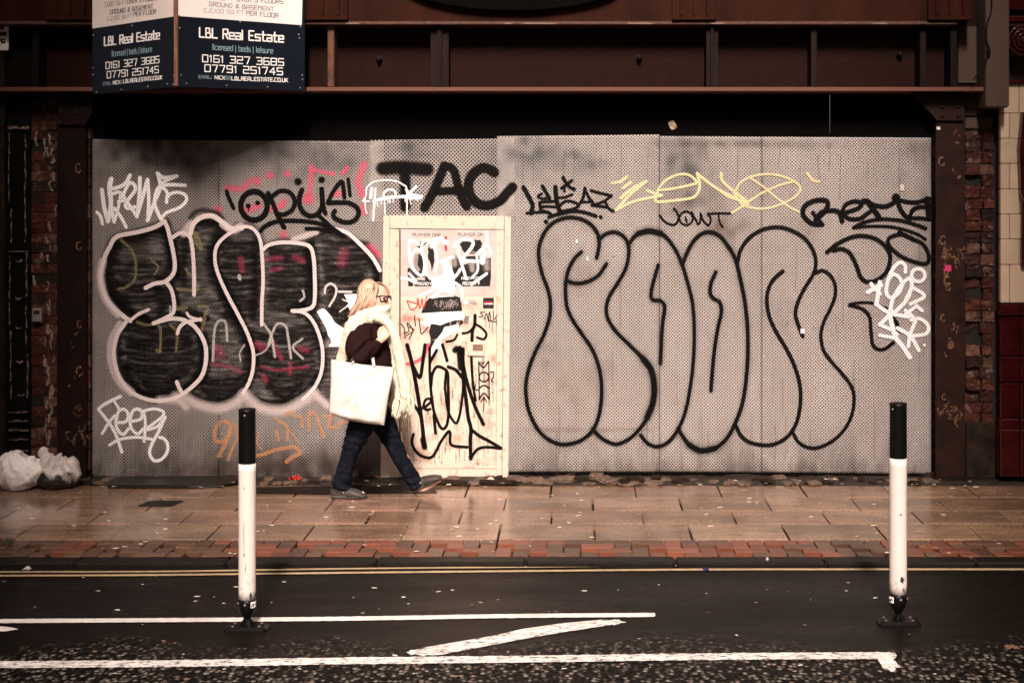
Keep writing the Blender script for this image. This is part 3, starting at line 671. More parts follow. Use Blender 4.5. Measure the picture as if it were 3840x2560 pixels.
for i, (ya, yb) in enumerate(zip(rows_, rows_[1:])):
    xs = [3752, 3822, 3960, 4100] if i % 2 == 0 else [3752, 3786, 3890, 4100]
    for xa, xb in zip(xs, xs[1:]):
        a = P(xa+.7, ya+.7, -.16); b = P(xb-.7, yb-.7, -.16); box(bm, a.x, b.x, -.16, -.10, b.z, a.z, .005)
o = obj('cream_tiles', bm, M['cream_tile'], tw); tint_mesh(o, lambda c: [random.uniform(.9, 1.05)]*3)
bm = NB(); rows_ = [1140,1185,1335,1435,1570,1610,1790]
for i, (ya, yb) in enumerate(zip(rows_, rows_[1:])):
    yf = {0:-.19, 4:-.20, 5:-.24}.get(i, -.17)
    for xa, xb in ((3752, 3826), (3828, 4100)):
        a = P(xa, ya+.8, yf); b = P(xb, yb-.8, yf); box(bm, a.x, b.x, yf, -.10, b.z, a.z, .007)
obj('maroon_plinth', bm, M['maroon_tile'], tw)
bm = NB(); pbox(bm, 3745, -1400, 12000, 1790, -.099, .2); obj('wall_core', bm, M['mortar'], tw)
bm = NB(); pprism(bm, [(3838,420),(3842,420),(3842,760),(3830,720),(3824,560)], -.24, -.161); pbox(bm, 3834, 430, 4100, 1000, -.22, -.161, .01); obj('door_moulding', bm, M['maroon_tile'], tw)
bm = NB()
for (x, y, r) in ((3836,152,52),):
    c = P(x, y, -.3)
    for k, rr in enumerate((.11,.078,.046,.018)):
        pts = [(c.x+rr*math.cos(t), -.30-.012*k, c.z+rr*math.sin(t)) for t in np.arange(0, 6.4, .3)]; loft(bm, pts, .012, 8, caps=False, up=(0,1,0))
    lathe(bm, [(.112,0),(.112,.06)], (c.x, -.22, c.z), 28, axis='y')
pbox(bm, 3785, 118, 3830, 205, -.27, -.161, .02)
obj('scroll_bracket', bm, M['maroon_tile'], tw, True)
bm = NB(); pbox(bm, 3776, -300, 4300, 40, -.2, -.161, .006); pbox(bm, 3770, 60, 4300, 84, -.28, -.161, .008); pbox(bm, 3770, 300, 4300, 312, -.2, -.1615, .004); obj('dark_cornice', bm, M['maroon_tile'], tw)

# ------------------------------------------------------------------ unseen blocks added behind the camera to shade both ends of the hoarding
def block(x0, x1, label):
    e = empty('added_shade_block', ((x0+x1)/2, -17, 0), label, 'building'); bm = NB(); box(bm, x0, x1, -34, -17, -.05, 36); obj('wall', bm, M['brick_far'], e)
    for i in range(int((x1-x0)/3)):
        for k in range(10): bm = NB(); box(bm, x0+1+3*i, x0+2.4+3*i, -17.0, -16.97, 1.5+3.4*k, 3.4+3.4*k, .02); obj('window', bm, M['glass_far'], e)
M['brick_far'] = simple('sooty_red_brick', (.11,.06,.045), .8, .4, 3); M['glass_far'] = simple('dark_window_glass', (.02,.022,.025), .08, .2, 2)
block(-34, -1.0, 'unseen tall block added to shade the left end of the hoarding'); block(2.5, 36, 'unseen tall block added to shade the right end of the hoarding')

s = Sheet(wall_at(0), .0032)
for _ in range(70):
    x = random.choice((random.uniform(360, 1420), random.uniform(1930, 3480), random.uniform(1930, 3480))); y = random.choice((random.uniform(530, 620), random.uniform(900, 1500), random.uniform(1500, 1700))); L = random.uniform(40, 190)
    s.stroke([(x, y), (x+random.uniform(-3, 3), y+L*.5), (x+random.uniform(-4, 4), y+L)], random.uniform(2, 7), 1.5)
s.done('rust_runs', paint((.10,.06,.045), .24, speck=.8), hoard)['kind'] = 'stuff'
# ------------------------------------------------------------------ graffiti on the hoarding
BLK, WHT = (.0018,.0013,.0013), (.86,.82,.81)
lay = [0.0042]
def graf(strokes, col, label, T, op=1.0, speck=.12, streak=False, name='graffiti_tag', pre=None):
    s = Sheet(wall_at(0), lay[0])
    if pre: pre(s, T)
    for q in strokes:
        pts, w = q[0], q[1]; soft = q[2] if len(q) > 2 else .3; k = T.s
        if soft <= .65 and pts != 'dot': w *= 1.2 if T is TD and col == BLK else 1.12
        if pts == 'dot': s.dot(T([q[3]])[0], w/k, soft)
        elif pts == 'oval':
            cx, cy, rx, ry = q[3]; s.stroke(T([(cx+rx*math.cos(t), cy+ry*math.sin(t)) for t in np.arange(0, 6.2, .45)]), w/k, soft, closed=True)
        else: s.stroke(T(pts), w/k, soft)
    lay[0] += s.k*2e-6+.00006
    o = s.done(name, paint(col, op, speck=speck, streak=streak), hoard, label); return o
class TT:
    def __init__(t, ox, oy, s): t.ox, t.oy, t.s = ox, oy, s
    def __call__(t, pts): return [(t.ox+a/t.s, t.oy+b/t.s) for a, b in pts]
TA, TB, TC, TD = TT(320,500,2.1), TT(320,780,2.0105), TT(320,1400,2.1778), TT(1340,500,2.45)
T5, T6, T7, T8 = TT(1920,500,2.6727), TT(2700,500,2.6727), TT(1920,780,1.6682), TT(2700,780,1.6682)
# pink mist under the small black tag
PINK = (.78,.10,.20)
graf([([(1120,425),(1190,440),(1260,420),(1290,370)],48,1),('dot',38,1,(1350,375)),('dot',34,1,(1450,330)),('dot',30,1,(1590,320)),([(1780,265),(1770,420),(1750,520)],44,1),
 ([(1780,285),(1900,310),(1960,320)],32,1),([(2030,312),(2060,272)],38,1),([(2195,245),(2150,370),(2165,440),(2190,500)],54,1),([(2185,580),(2195,620)],56,1),([(1260,600),(1330,590),(1360,570)],62,1),
 ([(1460,600),(1540,570),(1560,540)],56,1),('dot',48,1,(1760,515)),('dot',34,1,(1045,600)),([(1960,480),(2020,470)],50,1),('dot',36,1.2,(1560,800)),([(2240,900),(2300,960)],70,1.3)], PINK, 'faded pink spray marks', TA, .5, .45)
# big black bubble letters with pinkish white outlines
EP = [[(605,112),(440,175),(240,225),(180,310),(150,480),(190,660),(270,770),(350,800),(510,860),(640,820),(680,770),(665,640),(620,570),(680,480),(670,350),(640,200)],
 [(330,850),(262,930),(245,1040),(250,1160),(300,1300),(420,1400),(560,1445),(700,1410),(830,1320),(900,1200),(910,1060),(860,900),(760,830),(620,830),(500,860),(420,805)],
 [(650,235),(720,195),(800,180),(840,110),(930,80),(1000,110),(1070,170),(1000,260),(970,380),(1010,520),(1150,800),(1240,1000),(1270,1150),(1240,1280),(1150,1420),(1000,1480),(880,1465),(750,1400),(840,1320),(910,1200),(900,1020),(830,870),(700,820),(670,700),(650,580),(680,480)],
 [(1150,145),(1060,205),(990,290),(975,400),(1010,520),(1150,800),(1240,1000),(1270,1140),(1250,1260),(1200,1380),(1280,1455),(1400,1480),(1550,1465),(1700,1390),(1780,1260),(1790,1100),(1740,900),(1680,810),(1600,780),(1690,760),(1730,700),(1725,500),(1700,300),(1620,270),(1460,260),(1340,300),(1310,210),(1240,145)],
 [(1690,270),(1720,200),(1850,172),(1950,205),(2080,285),(2170,380),(2212,470),(2215,600),(2150,800),(1960,850),(1790,980),(1740,900),(1690,815),(1730,700),(1725,500),(1710,330)],
 [(1720,1390),(1790,1260),(1790,1050),(2000,1050),(2030,1300),(1900,1480),(1820,1465)]]
def fills(s, T):
    for p in EP: s.fill(T(p))
graf([], (.030,.026,.025), 'dark sprayed fill of big bubble letters', TB, .83, .25, True, 'graffiti_fill', fills)
H = []
def arcs(cx, y0, y1, n, hw, sag, w):
    for k in range(n):
        y = y0+(y1-y0)*k/(n-1)+random.uniform(-9, 9); h = hw(k/(n-1))*random.uniform(.85, 1.05); dx = random.uniform(-15, 15)
        H.append(([(cx-h+dx, y+random.uniform(-8, 8)), (cx-h*.5, y+sag*.7), (cx+dx, y+sag), (cx+h*.5, y+sag*.7), (cx+h+dx, y+random.uniform(-8, 8))], w*random.uniform(1.4, 2.9), 1.9))
arcs(560, 890, 1370, 13, lambda u: 270*math.sin(math.pi*(.28+.62*u)), 30, 17)
arcs(1010, 1250, 1440, 5, lambda u: 200*(1-.45*u), 46, 18)
arcs(1500, 900, 1400, 13, lambda u: 240*math.sin(math.pi*(.3+.58*u)), 34, 16)
arcs(1160, 260, 800, 15, lambda u: 120, 8, 15); arcs(1530, 320, 740, 12, lambda u: 140, 10, 15); arcs(1960, 260, 800, 14, lambda u: 170*(1-.3*u), 10, 17); arcs(400, 420, 700, 7, lambda u: 150, 14, 15)
for pts in EP[:5]: H.append((pts+[pts[0]], 64, 1.5))
H += [([(590,150),(420,210),(250,270),(200,420)],90,1.4),([(190,500),(230,680),(340,770)],80,1.4),([(600,180),(640,400),(560,540)],70,1.4),([(560,620),(600,700),(560,790)],80,1.4),([(880,110),(1000,150),(960,260),(930,430),(1000,600),(1120,830),(1210,1020),(1220,1200)],70,1.4),
 ([(760,230),(740,420),(740,560)],70,1.4),([(1290,260),(1290,500),(1270,820)],70,1.4),([(1680,320),(1690,560),(1660,700),(1540,760)],60,1.4),([(840,900),(870,1060),(850,1230),(760,1340)],60,1.4),([(300,1200),(400,1370),(560,1420),(700,1380)],60,1.3),
 ([(800,1400),(900,1450),(1010,1465),(1130,1420)],40,1.2),([(1230,1400),(1350,1460),(1500,1460),(1660,1380),(1750,1240)],44,1.2),([(2140,380),(2190,480),(2180,580)],60,1.3),([(780,770),(850,800),(915,830)],50,.8),([(490,880),(520,895)],50,.9),([(790,70),(830,30),(900,15),(1000,40),(1050,110)],34,1.5)]
graf(H, BLK, 'black hatching and shading strokes inside the bubble letters', TB, .66, .35, False, 'graffiti_hatching')
graf([([(270,240),(350,320),(380,420),(370,540),(300,600),(250,610)],22,1),([(500,400),(550,440),(520,500)],16,1),([(820,180),(850,290),(880,300),(840,190)],24,1),([(690,610),(840,620),(850,580)],20,1),([(850,740),(920,750),(900,820),(880,920)],26,1),([(390,860),(460,880),(560,890),(565,1080)],20,1),
 ([(540,1075),(560,1080)],30,1),([(640,880),(690,940),(685,1075)],20,1),([(760,460),(780,500)],22,1),([(760,750),(690,760)],30,1.2)], (.52,.44,.20), 'faint yellow lines under the bubble letters', TB, .24, .5)
graf([([(1170,385),(1185,470)],46,1.2),([(1370,385),(1480,375)],38,1.2),([(1400,470),(1470,455)],34,1.3),([(1580,370),(1640,400)],44,1.4),([(1330,1195),(1450,1222),(1540,1212),(1685,1195)],24,1),([(1545,1170),(1545,1250)],30,1),([(950,1170),(1100,1200),(1170,1240)],30,1.2),([(1300,1030),(1340,1050)],56,1.4),
 ([(1410,1000),(1480,1140)],34,1.2),([(1000,1060),(1020,1100)],70,1.5),([(1620,1060),(1670,1070)],44,1.4),([(1950,330),(1930,420)],60,1.9),([(1340,1260),(1360,1300)],40,1.4),([(2130,290),(2190,340)],44,1.4)], (.66,.07,.16), 'pink spray showing through the bubble letters', TB, .22, .6)
graf([([(962,1150),(970,960),(985,880),(1020,845),(1060,870),(1070,1000)],20,.7),([(1345,870),(1400,960),(1430,1120)],20,.7),([(1380,1030),(1410,940),(1450,872),(1510,890),(1530,980),(1550,1130)],20,.7),([(1635,985),(1565,1050),(1640,1135)],18,.7),([(1280,1110),(1350,1080),(1400,1010)],12,.8),([(1200,1030),(1165,1090),(1170,1150)],14,.8),([(1640,620),(1650,670),(1620,700)],18,.9),
 ([(1160,510),(1165,535)],24,.4),([(640,740),(640,790)],16,1)], (.66,.58,.57), 'faint pale letters inside the dark bubble letters', TB, .55, .5)
LIL = (.64,.53,.52)
graf([([(130,400),(112,520),(150,680),(245,800)],62,.7),([(262,880),(200,1000),(192,1140),(245,1290),(345,1390)],62,.7),([(740,190),(800,120)],60,.9),([(1040,120),(1110,165),(1170,140)],56,.6),([(1570,238),(1650,212),(1740,182)],44,.9),
 ([(680,1425),(750,1430),(850,1480),(1000,1510),(1120,1475),(1200,1405)],74,1.3),([(1200,1405),(1320,1505),(1500,1525),(1650,1450),(1720,1395)],78,1.4),([(1720,1395),(1830,1490)],60,1.3),([(560,1450),(700,1450),(760,1500)],60,1.5)], LIL, 'broad misty pink-white edges of the bubble letters', TB, .72, .2)
graf([([(600,100),(520,145),(400,180),(240,215),(185,290),(140,390),(115,520),(140,640),(200,740),(280,810),(340,850)],30),([(590,100),(612,130),(630,190),(660,320),(675,430),(660,500),(600,555),(520,570),(455,602)],28),([(610,560),(650,620),(670,720),(660,790),(600,830),(520,865)],26),
 ([(335,850),(400,800),(475,765)],22),([(305,860),(240,960),(215,1100),(250,1260),(340,1380),(460,1440),(580,1450),(700,1420),(800,1350),(880,1260),(910,1140),(900,1020),(840,910),(760,850),(660,833),(580,848),(515,868)],28),
 ([(695,945),(710,900),(760,860),(870,838)],24),([(765,790),(790,820),(870,845)],18),([(690,1310),(710,1360),(735,1400)],26),([(660,220),(720,188),(785,215),(805,290),(815,400),(820,520),(820,655)],26),
 ([(790,200),(815,120),(880,68),(960,62),(1030,105),(1100,155),(1180,148)],34),([(1150,155),(1060,210),(990,290),(978,400),(1010,520),(1080,670),(1150,800),(1220,940),(1265,1080),(1265,1200),(1240,1300),(1190,1395)],24),
 ([(1150,150),(1220,140),(1280,170),(1320,250),(1335,400),(1340,560),(1332,700),(1330,880)],24),([(1340,312),(1380,280),(1470,260),(1600,265),(1690,290),(1720,370),(1730,520),(1730,680),(1710,745),(1640,770),(1560,775)],26),
 ([(1560,775),(1650,790),(1720,860),(1770,980),(1790,1100),(1780,1230),(1740,1330),(1690,1395),(1640,1440)],24),([(1890,158),(1980,190),(2090,290),(2170,380),(2222,470)],26)], (.70,.59,.58), 'pinkish white outlines of big bubble letters', TB, .95, .1, False, 'graffiti_outline')
# small tags, left
graf([([(92,622),(118,650),(135,715)],24),([(130,445),(150,590),(178,690)],30),([(178,690),(202,560),(190,420),(205,360)],34),([(205,365),(200,430),(260,425),(320,390),(352,330)],28),([(195,520),(226,700)],24),([(228,700),(258,590),(280,480)],22),([(205,480),(270,465),(310,520),(260,540)],24),([(230,590),(275,650),(322,738)],24),
 ([(290,500),(340,400),(380,400),(390,450),(320,550),(330,590),(390,580)],26),([(430,350),(425,500),(405,655)],28),([(330,540),(370,600),(405,655)],24),([(405,655),(440,540),(490,365)],28),([(490,365),(500,520),(492,685)],26),([(490,685),(545,540),(590,420),(570,315)],28),([(568,315),(620,350),(720,338)],28),([(580,420),(660,405),(785,410)],26),([(600,400),(640,372),(700,348)],22),
 ([(640,545),(650,490),(720,465),(785,485),(795,530),(740,585),(640,625),(595,675)],24),([(595,675),(560,600),(545,540),(560,460),(585,415)],26),([(590,420),(635,450),(652,500)],24)], WHT, 'white scrawled tag near the top left of the hoarding', TA)
graf([([(1112,455),(1130,510),(1168,590)],28),('oval',40,.3,(1328,570,104,112)),('dot',20,.4,(1283,572)),([(1283,572),(1285,608)],8),('dot',19,.4,(1357,547)),([(1440,470),(1480,560),(1520,660),(1565,740)],34),([(1465,500),(1530,455),(1610,465),(1648,530),(1630,600),(1560,640),(1510,630)],32),([(1705,445),(1685,510),(1695,590),(1750,645),(1820,640),(1865,570),(1860,440)],36),([(1860,440),(1872,560),(1890,630)],32),
 ('dot',30,.5,(1675,380)),('dot',26,.5,(1860,365)),([(2040,505),(2032,430),(2020,380),(1985,410),(1940,480),(1910,545)],30),([(1910,548),(1980,545),(2080,550),(2140,590),(2150,640),(2110,690),(2040,700),(1970,670),(1952,635),(1965,612)],34),([(2070,360),(2085,490)],26),([(1382,765),(1420,728),(1520,692),(1700,690),(1850,712),(1960,760),(2030,810)],32),([(1740,750),(1850,755),(1930,770)],28),([(1840,650),(1930,730),(2025,812)],28)], BLK, 'black tag with dotted letters and a swooping underline', TA)
graf([([(1805,640),(1812,595),(1850,570),(1890,600),(1885,660),(1840,740)],16,.5),([(1912,630),(2005,632)],16,.5),([(1940,690),(1990,720),(1920,780)],12,.8)], (.62,.56,.54), 'thin pale curl beside the torn white paper', TB, .9)
graf([([(285,188),(220,218),(150,255),(107,290)],26),([(107,292),(150,345),(210,425),(260,525),(298,640)],24),([(235,225),(275,288)],20),([(137,490),(190,405),(240,342)],22),([(258,400),(330,392),(350,335),(320,292),(272,310),(250,400),(268,465),(312,495),(352,450)],24),([(370,392),(450,372),(465,320),(430,290),(385,310),(365,400),(388,465),(432,490),(472,452)],24),([(480,555),(490,430),(482,340),(465,312)],22),([(462,310),(560,288),(635,310),(628,350),(560,405),(500,450)],22),([(510,460),(590,430),(652,352)],22),
 ([(652,355),(600,470),(542,580),(525,650),(560,708),(620,700),(668,640),(670,570),(640,530),(605,520)],24),([(197,583),(280,538),(400,520),(480,525),(545,537)],22)], (.80,.77,.76), 'crisp white tag at the bottom left of the hoarding', TC)
graf([([(1160,400),(1110,395),(1065,450),(1055,530),(1100,558),(1170,520),(1190,430),(1150,390)],30,.6),([(1190,440),(1150,560),(1090,672)],30,.6),([(1225,420),(1240,520),(1190,640),(1165,705)],26,.7),([(1420,480),(1402,560),(1440,620)],14,.8),([(1390,672),(1450,660),(1560,622),(1700,600),(1752,650),(1690,680),(1645,722)],30,.6),([(1560,470),(1578,545)],28,.7),([(1560,370),(1640,430),(1650,545)],28,.8),([(1640,330),(1685,318),(1710,345),(1765,360),(1772,432)],30,.7),([(1640,430),(1740,560)],14,1),
 ([(1830,460),(1828,350),(1850,312),(1890,350),(1912,420),(1950,520)],28,.7),([(1950,352),(2010,350),(1985,425),(2060,440),(2085,400),(2160,400)],26,.7)], (.66,.30,.13), 'faded orange tag low on the hoarding', TC, .46, .6)
# TAC and the white drippy tag over the door
graf([([(232,322),(400,312),(640,330)],104,.64),([(435,340),(440,500),(440,672)],84,.64),([(618,682),(700,530),(800,300)],72,.45),([(800,300),(880,330),(925,480),(960,590),(1005,672)],66,.45),([(745,535),(850,528),(975,535)],62,.4),([(1258,358),(1225,335),(1150,318),(1065,370),(1022,460),(1035,560),(1100,640),(1200,662),(1310,618),(1372,550),(1425,495)],76,.4)], BLK, 'three fat black capitals over the door reading TAC', TD, .97, .05)
graf([([(50,620),(80,570),(88,500),(150,448),(260,430),(360,442),(420,472),(455,520),(456,745)],13,.2),([(132,508),(122,592)],28,.2),([(166,508),(160,600),(145,800)],18,.2),([(248,580),(256,745)],11,.2),([(245,600),(245,545),(290,518),(345,530),(342,580),(260,602)],18,.2),([(150,620),(280,592),(440,580),(590,580)],26,.2),([(465,560),(540,490)],22,.2),([(450,520),(490,558),(590,582)],22,.2),([(70,600),(76,700),(88,735)],10,.2),([(480,600),(590,596)],18,.2),
 ([(280,605),(280,640)],8,.2),([(300,605),(300,638)],8,.2),([(328,600),(330,632)],8,.2),([(225,610),(218,655)],7,.2),([(190,615),(182,660),(205,675)],7,.2),([(438,590),(440,630)],7,.2),([(480,600),(492,650)],7,.2),([(550,600),(552,625)],7,.2),([(52,625),(110,625)],14,.2)], (.80,.78,.77), 'thin dripping white tag left of the door top', TD)
# right-hand tags
graf([([(115,540),(170,640),(205,720),(190,800)],42),([(150,798),(230,792),(330,790),(385,802),(378,832)],26),([(305,530),(340,590),(375,650)],34),([(375,650),(300,652),(260,632),(300,602)],22),([(430,680),(330,686),(275,695),(290,735)],28),([(440,737),(330,732),(280,745),(300,770),(370,792)],24),([(435,540),(440,620),(458,720),(485,790)],42),([(440,642),(520,642),(602,612)],24),([(470,730),(530,682),(600,682),(670,722),(600,760),(490,782)],26),
 ([(510,442),(570,530),(625,562)],32),([(600,470),(540,520),(495,548)],26),([(520,525),(527,580)],24),([(660,730),(710,650),(730,545)],28),([(732,560),(770,640),(812,690)],26),([(700,688),(800,686)],22),([(792,572),(860,592),(998,625)],26),([(998,627),(900,690),(800,722)],24),([(800,722),(900,732),(965,745)],24),([(935,692),(970,750),(1015,780)],26),([(370,838),(450,812),(600,780),(720,790),(840,827)],34),('dot',24,.3,(340,885)),('dot',20,.3,(890,838))], BLK, 'black tag with a star right of the door top', T5)
YEL = (.72,.62,.36)
graf([([(1000,500),(1070,490)],26,1),([(1085,490),(1150,437)],28,.5),([(1112,550),(1190,490)],28,.5),([(1092,650),(1200,560),(1345,482)],30,.4),([(1345,482),(1200,600),(1045,770)],28,.4),([(1045,770),(1200,690),(1400,642),(1500,625)],26,.5),([(1350,572),(1420,600),(1500,622)],26,.5),([(1440,640),(1480,540),(1560,460),(1680,412),(1780,422),(1850,490),(1800,515),(1640,550),(1490,570)],24,.6),([(1440,640),(1440,680),(1510,685),(1700,665),(1820,640),(1870,580),(1880,500),(1855,400)],26,.5),([(1855,402),(1950,480),(2100,580),(2365,710)],26,.6)], YEL, 'pale yellow looping tag, first letters', T5, .8, .3)
graf([([(12,402),(22,470),(100,550),(280,690)],28,.5),([(0,572),(100,640),(280,692)],26,.6),([(280,692),(400,610),(480,570),(600,520),(745,480)],24,.7),([(140,600),(165,560),(200,500),(300,440),(450,410),(600,425),(720,470),(800,530),(790,600),(700,670),(560,730),(420,755),(290,740),(210,700),(140,600)],24,.7),([(310,450),(440,540),(560,640),(700,740),(800,790)],22,.9),([(112,800),(180,760),(240,722)],26,.8),([(875,400),(930,470),(995,485)],28,.8)], YEL, 'pale yellow looping tag, crossed oval', T6, .75, .3)
graf([([(1480,820),(1530,880),(1600,915),(1650,900),(1668,840),(1650,785),(1620,755)],20),('oval',18,.3,(1745,850,68,68)),([(1740,842),(1750,890)],18),([(1800,790),(1840,860),(1868,910),(1890,860),(1890,800)],19),([(1890,800),(1920,880),(1970,920),(1992,860),(1962,800)],19),([(1962,806),(2080,800),(2190,803)],18),([(2070,812),(2080,880),(2110,940)],17)], BLK, 'thin black tag above the big black outline letters', T5)
graf([([(1020,912),(930,905),(855,850),(828,780),(870,712),(960,672),(1060,672),(1082,720),(1040,790),(960,862)],44),([(960,862),(1020,792),(1120,772),(1195,795),(1225,880)],44),([(930,792),(970,852)],34),([(990,860),(1030,913)],34),([(1232,802),(1380,752),(1420,702),(1350,680),(1262,715),(1232,790),(1290,852),(1400,855),(1480,802),(1530,762)],38),([(1440,680),(1480,685),(1540,765),(1600,850)],50),([(1490,690),(1560,722),(1660,732),(1740,692),(1770,640)],42),('dot',44,.3,(1765,645)),
 ([(1780,670),(1800,740),(1850,822),(1905,850)],42),([(1800,672),(1950,692),(2105,655)],38),([(1900,850),(1930,772),(2000,737),(2105,742)],38),([(1910,850),(2010,850),(2105,862)],36),([(2075,660),(2090,760),(2100,840)],60),([(1340,942),(1450,890),(1600,860),(1800,872),(1980,920),(2060,952)],34),([(1340,945),(1500,930),(1700,935),(1850,965),(1980,1010),(2060,1060)],28)], BLK, 'thick black tag at the top right corner of the hoarding', T6)
bigs = [([(530,310),(545,230),(535,160),(490,100),(420,65),(340,60),(260,90),(205,150),(170,240),(170,330),(195,430),(225,510),(240,590),(235,680),(200,790),(150,890),(110,990),(88,1090),(90,1190),(110,1280),(160,1380),(220,1440),(300,1475),(380,1470),(450,1440),(510,1380),(545,1290),(560,1180),(558,1080),(540,980),(500,880),(440,790),(380,700),(345,620),(335,530),(340,440),(360,370),(395,310),(432,275)],21),
 ([(345,455),(400,470),(470,460),(540,420),(590,350)],21),([(550,190),(590,160),(640,150),(690,170),(725,220),(730,290),(710,380),(660,470),(610,550),(590,620),(600,690),(650,770),(730,850),(810,930),(870,1010),(888,1120),(880,1220),(840,1320),(780,1400),(720,1450),(650,1475),(580,1450),(530,1410),(505,1380)],21),([(820,940),(872,1015),(890,1120),(880,1220),(845,1310)],34,.5),
 ([(730,225),(770,175),(830,145),(890,145),(950,170),(1010,240),(1060,340),(1100,470),(1130,600),(1140,760),(1135,950),(1115,1120),(1085,1270),(1040,1380),(980,1460),(910,1490),(850,1470),(805,1420)],20),([(790,158),(860,143),(930,158)],30,.4),([(915,358),(890,440),(870,530),(880,572),(930,580),(955,620),(942,720),(935,830),(928,970)],21),
 ([(1065,350),(1120,230),(1180,165),(1240,150),(1300,175),(1360,250),(1401,330),(1430,450),(1456,580),(1473,740),(1476,900),(1466,1060),(1446,1200),(1411,1310),(1350,1430),(1270,1500),(1180,1515),(1110,1480),(1065,1420),(1045,1390)],22),([(1110,1480),(1180,1515),(1270,1500)],34,.8),
 ([(1275,400),(1245,470),(1240,530),(1260,563),(1300,590),(1310,650),(1290,740),(1270,860),(1255,1000),(1245,1140)],21)]
graf([(q[0], q[1]*1.9, 1.9) for q in bigs], BLK, 'faint black overspray along the big round outlines', T7, .30, .4, False, 'overspray')
graf(bigs, BLK, 'big black outlined round letters, first half', T7, .97, .1, False, 'graffiti_outline')
graf([([(110,340),(130,260),(190,180),(280,130),(380,120),(470,150),(540,200),(585,270),(600,340),(585,410),(530,500),(490,580),(472,660),(490,730),(518,800)],22),([(393,395),(340,440),(305,500),(293,580),(310,680),(350,770),(410,870),(460,970),(495,1080),(505,1180),(495,1280),(470,1360),(420,1430),(340,1475),(260,1480),(180,1460),(130,1420),(100,1360)],22),
 ([(600,405),(640,390),(690,420),(720,480),(720,550),(690,630),(650,710),(632,790),(645,880),(690,950),(760,1030),(820,1110),(840,1190),(825,1290),(780,1380),(710,1450),(620,1495),(550,1495),(490,1460),(455,1400)],20),([(670,275),(740,220),(830,180),(910,175),(990,200),(1050,260),(1065,320),(1040,400),(980,450),(920,460),(880,430),(850,350),(810,280),(760,255),(710,265)],24),
 ([(810,600),(880,590),(960,595),(1050,630)],15),([(810,605),(890,630),(935,680),(945,770),(955,850),(985,880),(1030,880),(1085,840)],20),([(1085,690),(1110,730),(1110,785)],24),([(1120,150),(1200,190),(1270,225),(1305,290),(1300,340),(1250,345),(1150,310),(1075,255),(1050,210),(1070,180),(1140,165),(1220,200)],22)], BLK, 'big black outlined round letters, second half', T8, .97, .1, False, 'graffiti_outline')
graf([([(1160,400),(1158,360),(1130,340),(1090,370),(1055,440),(1040,520),(1062,558),(1110,540),(1138,480),(1120,432),(1080,415),(1052,450)],21),('oval',20,.3,(1240,420,42,40)),([(925,525),(1008,482)],24),([(945,475),(1000,535)],22),([(1000,462),(980,600)],22),([(1062,650),(1085,560),(1140,475),(1182,440),(1200,480),(1170,570),(1085,660)],22),([(1212,500),(1278,550),(1192,600)],21),([(1202,490),(1150,600)],20),([(1160,640),(1210,682)],20),([(1160,665),(1230,612)],20),([(1228,610),(1265,642)],20),([(1000,730),(1040,690),(1080,645)],22),
 ([(1000,730),(1070,760),(1110,790)],20),([(975,600),(1060,655),(1180,680)],22),([(1060,660),(1095,800),(1140,860),(1188,932)],26),([(1000,795),(1090,812)],19),([(1110,750),(1190,800),(1245,890)],22),([(1195,700),(1250,692),(1302,735),(1288,785),(1200,800)],21),([(1225,700),(1190,790),(1178,865)],21),('dot',10,.3,(1280,856))], (.80,.76,.75), 'white stacked tag at the right end of the hoarding', T8)
# scraps of paper left on the sheets
s = Sheet(wall_at(0), lay[0]); s.fill(TB([(1745,780),(1775,762),(1800,756),(1850,810),(1880,862),(1930,895),(1962,912),(1990,950),(1990,1045),(1842,1045),(1836,1030),(1858,1018),(1848,985),(1830,960),(1815,905),(1790,860)])); s.fill(TB([(1950,650),(2050,648),(2050,800),(2000,790),(1985,745),(1965,742),(1985,720)]))
s.done('torn_paper', simple('white_paper_scrap', (.82,.78,.76), .6, .06, 20), hoard, 'torn white paper pasted behind the walking woman')
for x, y, w, h, c in ((3383,703,7,12,(.7,.55,.55)),(2163,905,4,7,(.8,.78,.75)),(2203,970,4,8,(.5,.6,.65)),(3010,1241,8,9,(.55,.6,.68))):
    bm = NB(); pbox(bm, x-w, y-h, x+w, y+h, -lay[0]-.0006, -lay[0]); obj('paper_scrap', bm, simple('scrap', c, .5, .5, 90), hoard)
lay[0] += .001
# ------------------------------------------------------------------ the pasted-up door
TE, TF = TT(1420,780,3.0154), TT(1400,1280,2.5296)
door = empty('door', P(1676, 1796, -.03), 'cream painted door in a worn frame, plastered with torn posters and black tags', 'door')
YL, YFR = -.030, -.040
bm = NB(); pprism(bm, [(1437,810),(1461,808),(1461,1796),(1427,1796)], YFR, .04); pprism(bm, [(1892.5,812),(1917,815),(1906,1796),(1883,1796)], YFR, .04); pprism(bm, [(1462,808),(1891.5,811),(1890,861),(1462.5,857)], YFR-.001, .04)
bmesh.ops.bevel(bm, geom=bm.edges[:], offset=.003, segments=1, affect='EDGES'); obj('door_frame', bm, M['cream_frame'], door)
bm = NB(); pprism(bm, [(1462.5,858.5),(1499,860),(1499,1790),(1452,1790)], YL-.004, .03); pprism(bm, [(1863,861),(1889.5,862),(1881,1790),(1861,1790)], YL-.004, .03); obj('inner_frame', bm, M['cream_frame'], door)
bm = NB(); pprism(bm, [(1501,846),(1862,850),(1860,1755),(1501,1755)], YL, .03); lf = obj('door_leaf', bm, M['cream_door'], door)
bm = NB(); pprism(bm, [(1501,1757.5),(1860,1757.5),(1860,1792),(1501,1792)], YL-.003, .03); obj('kick_board', bm, M['cream_frame'], door)
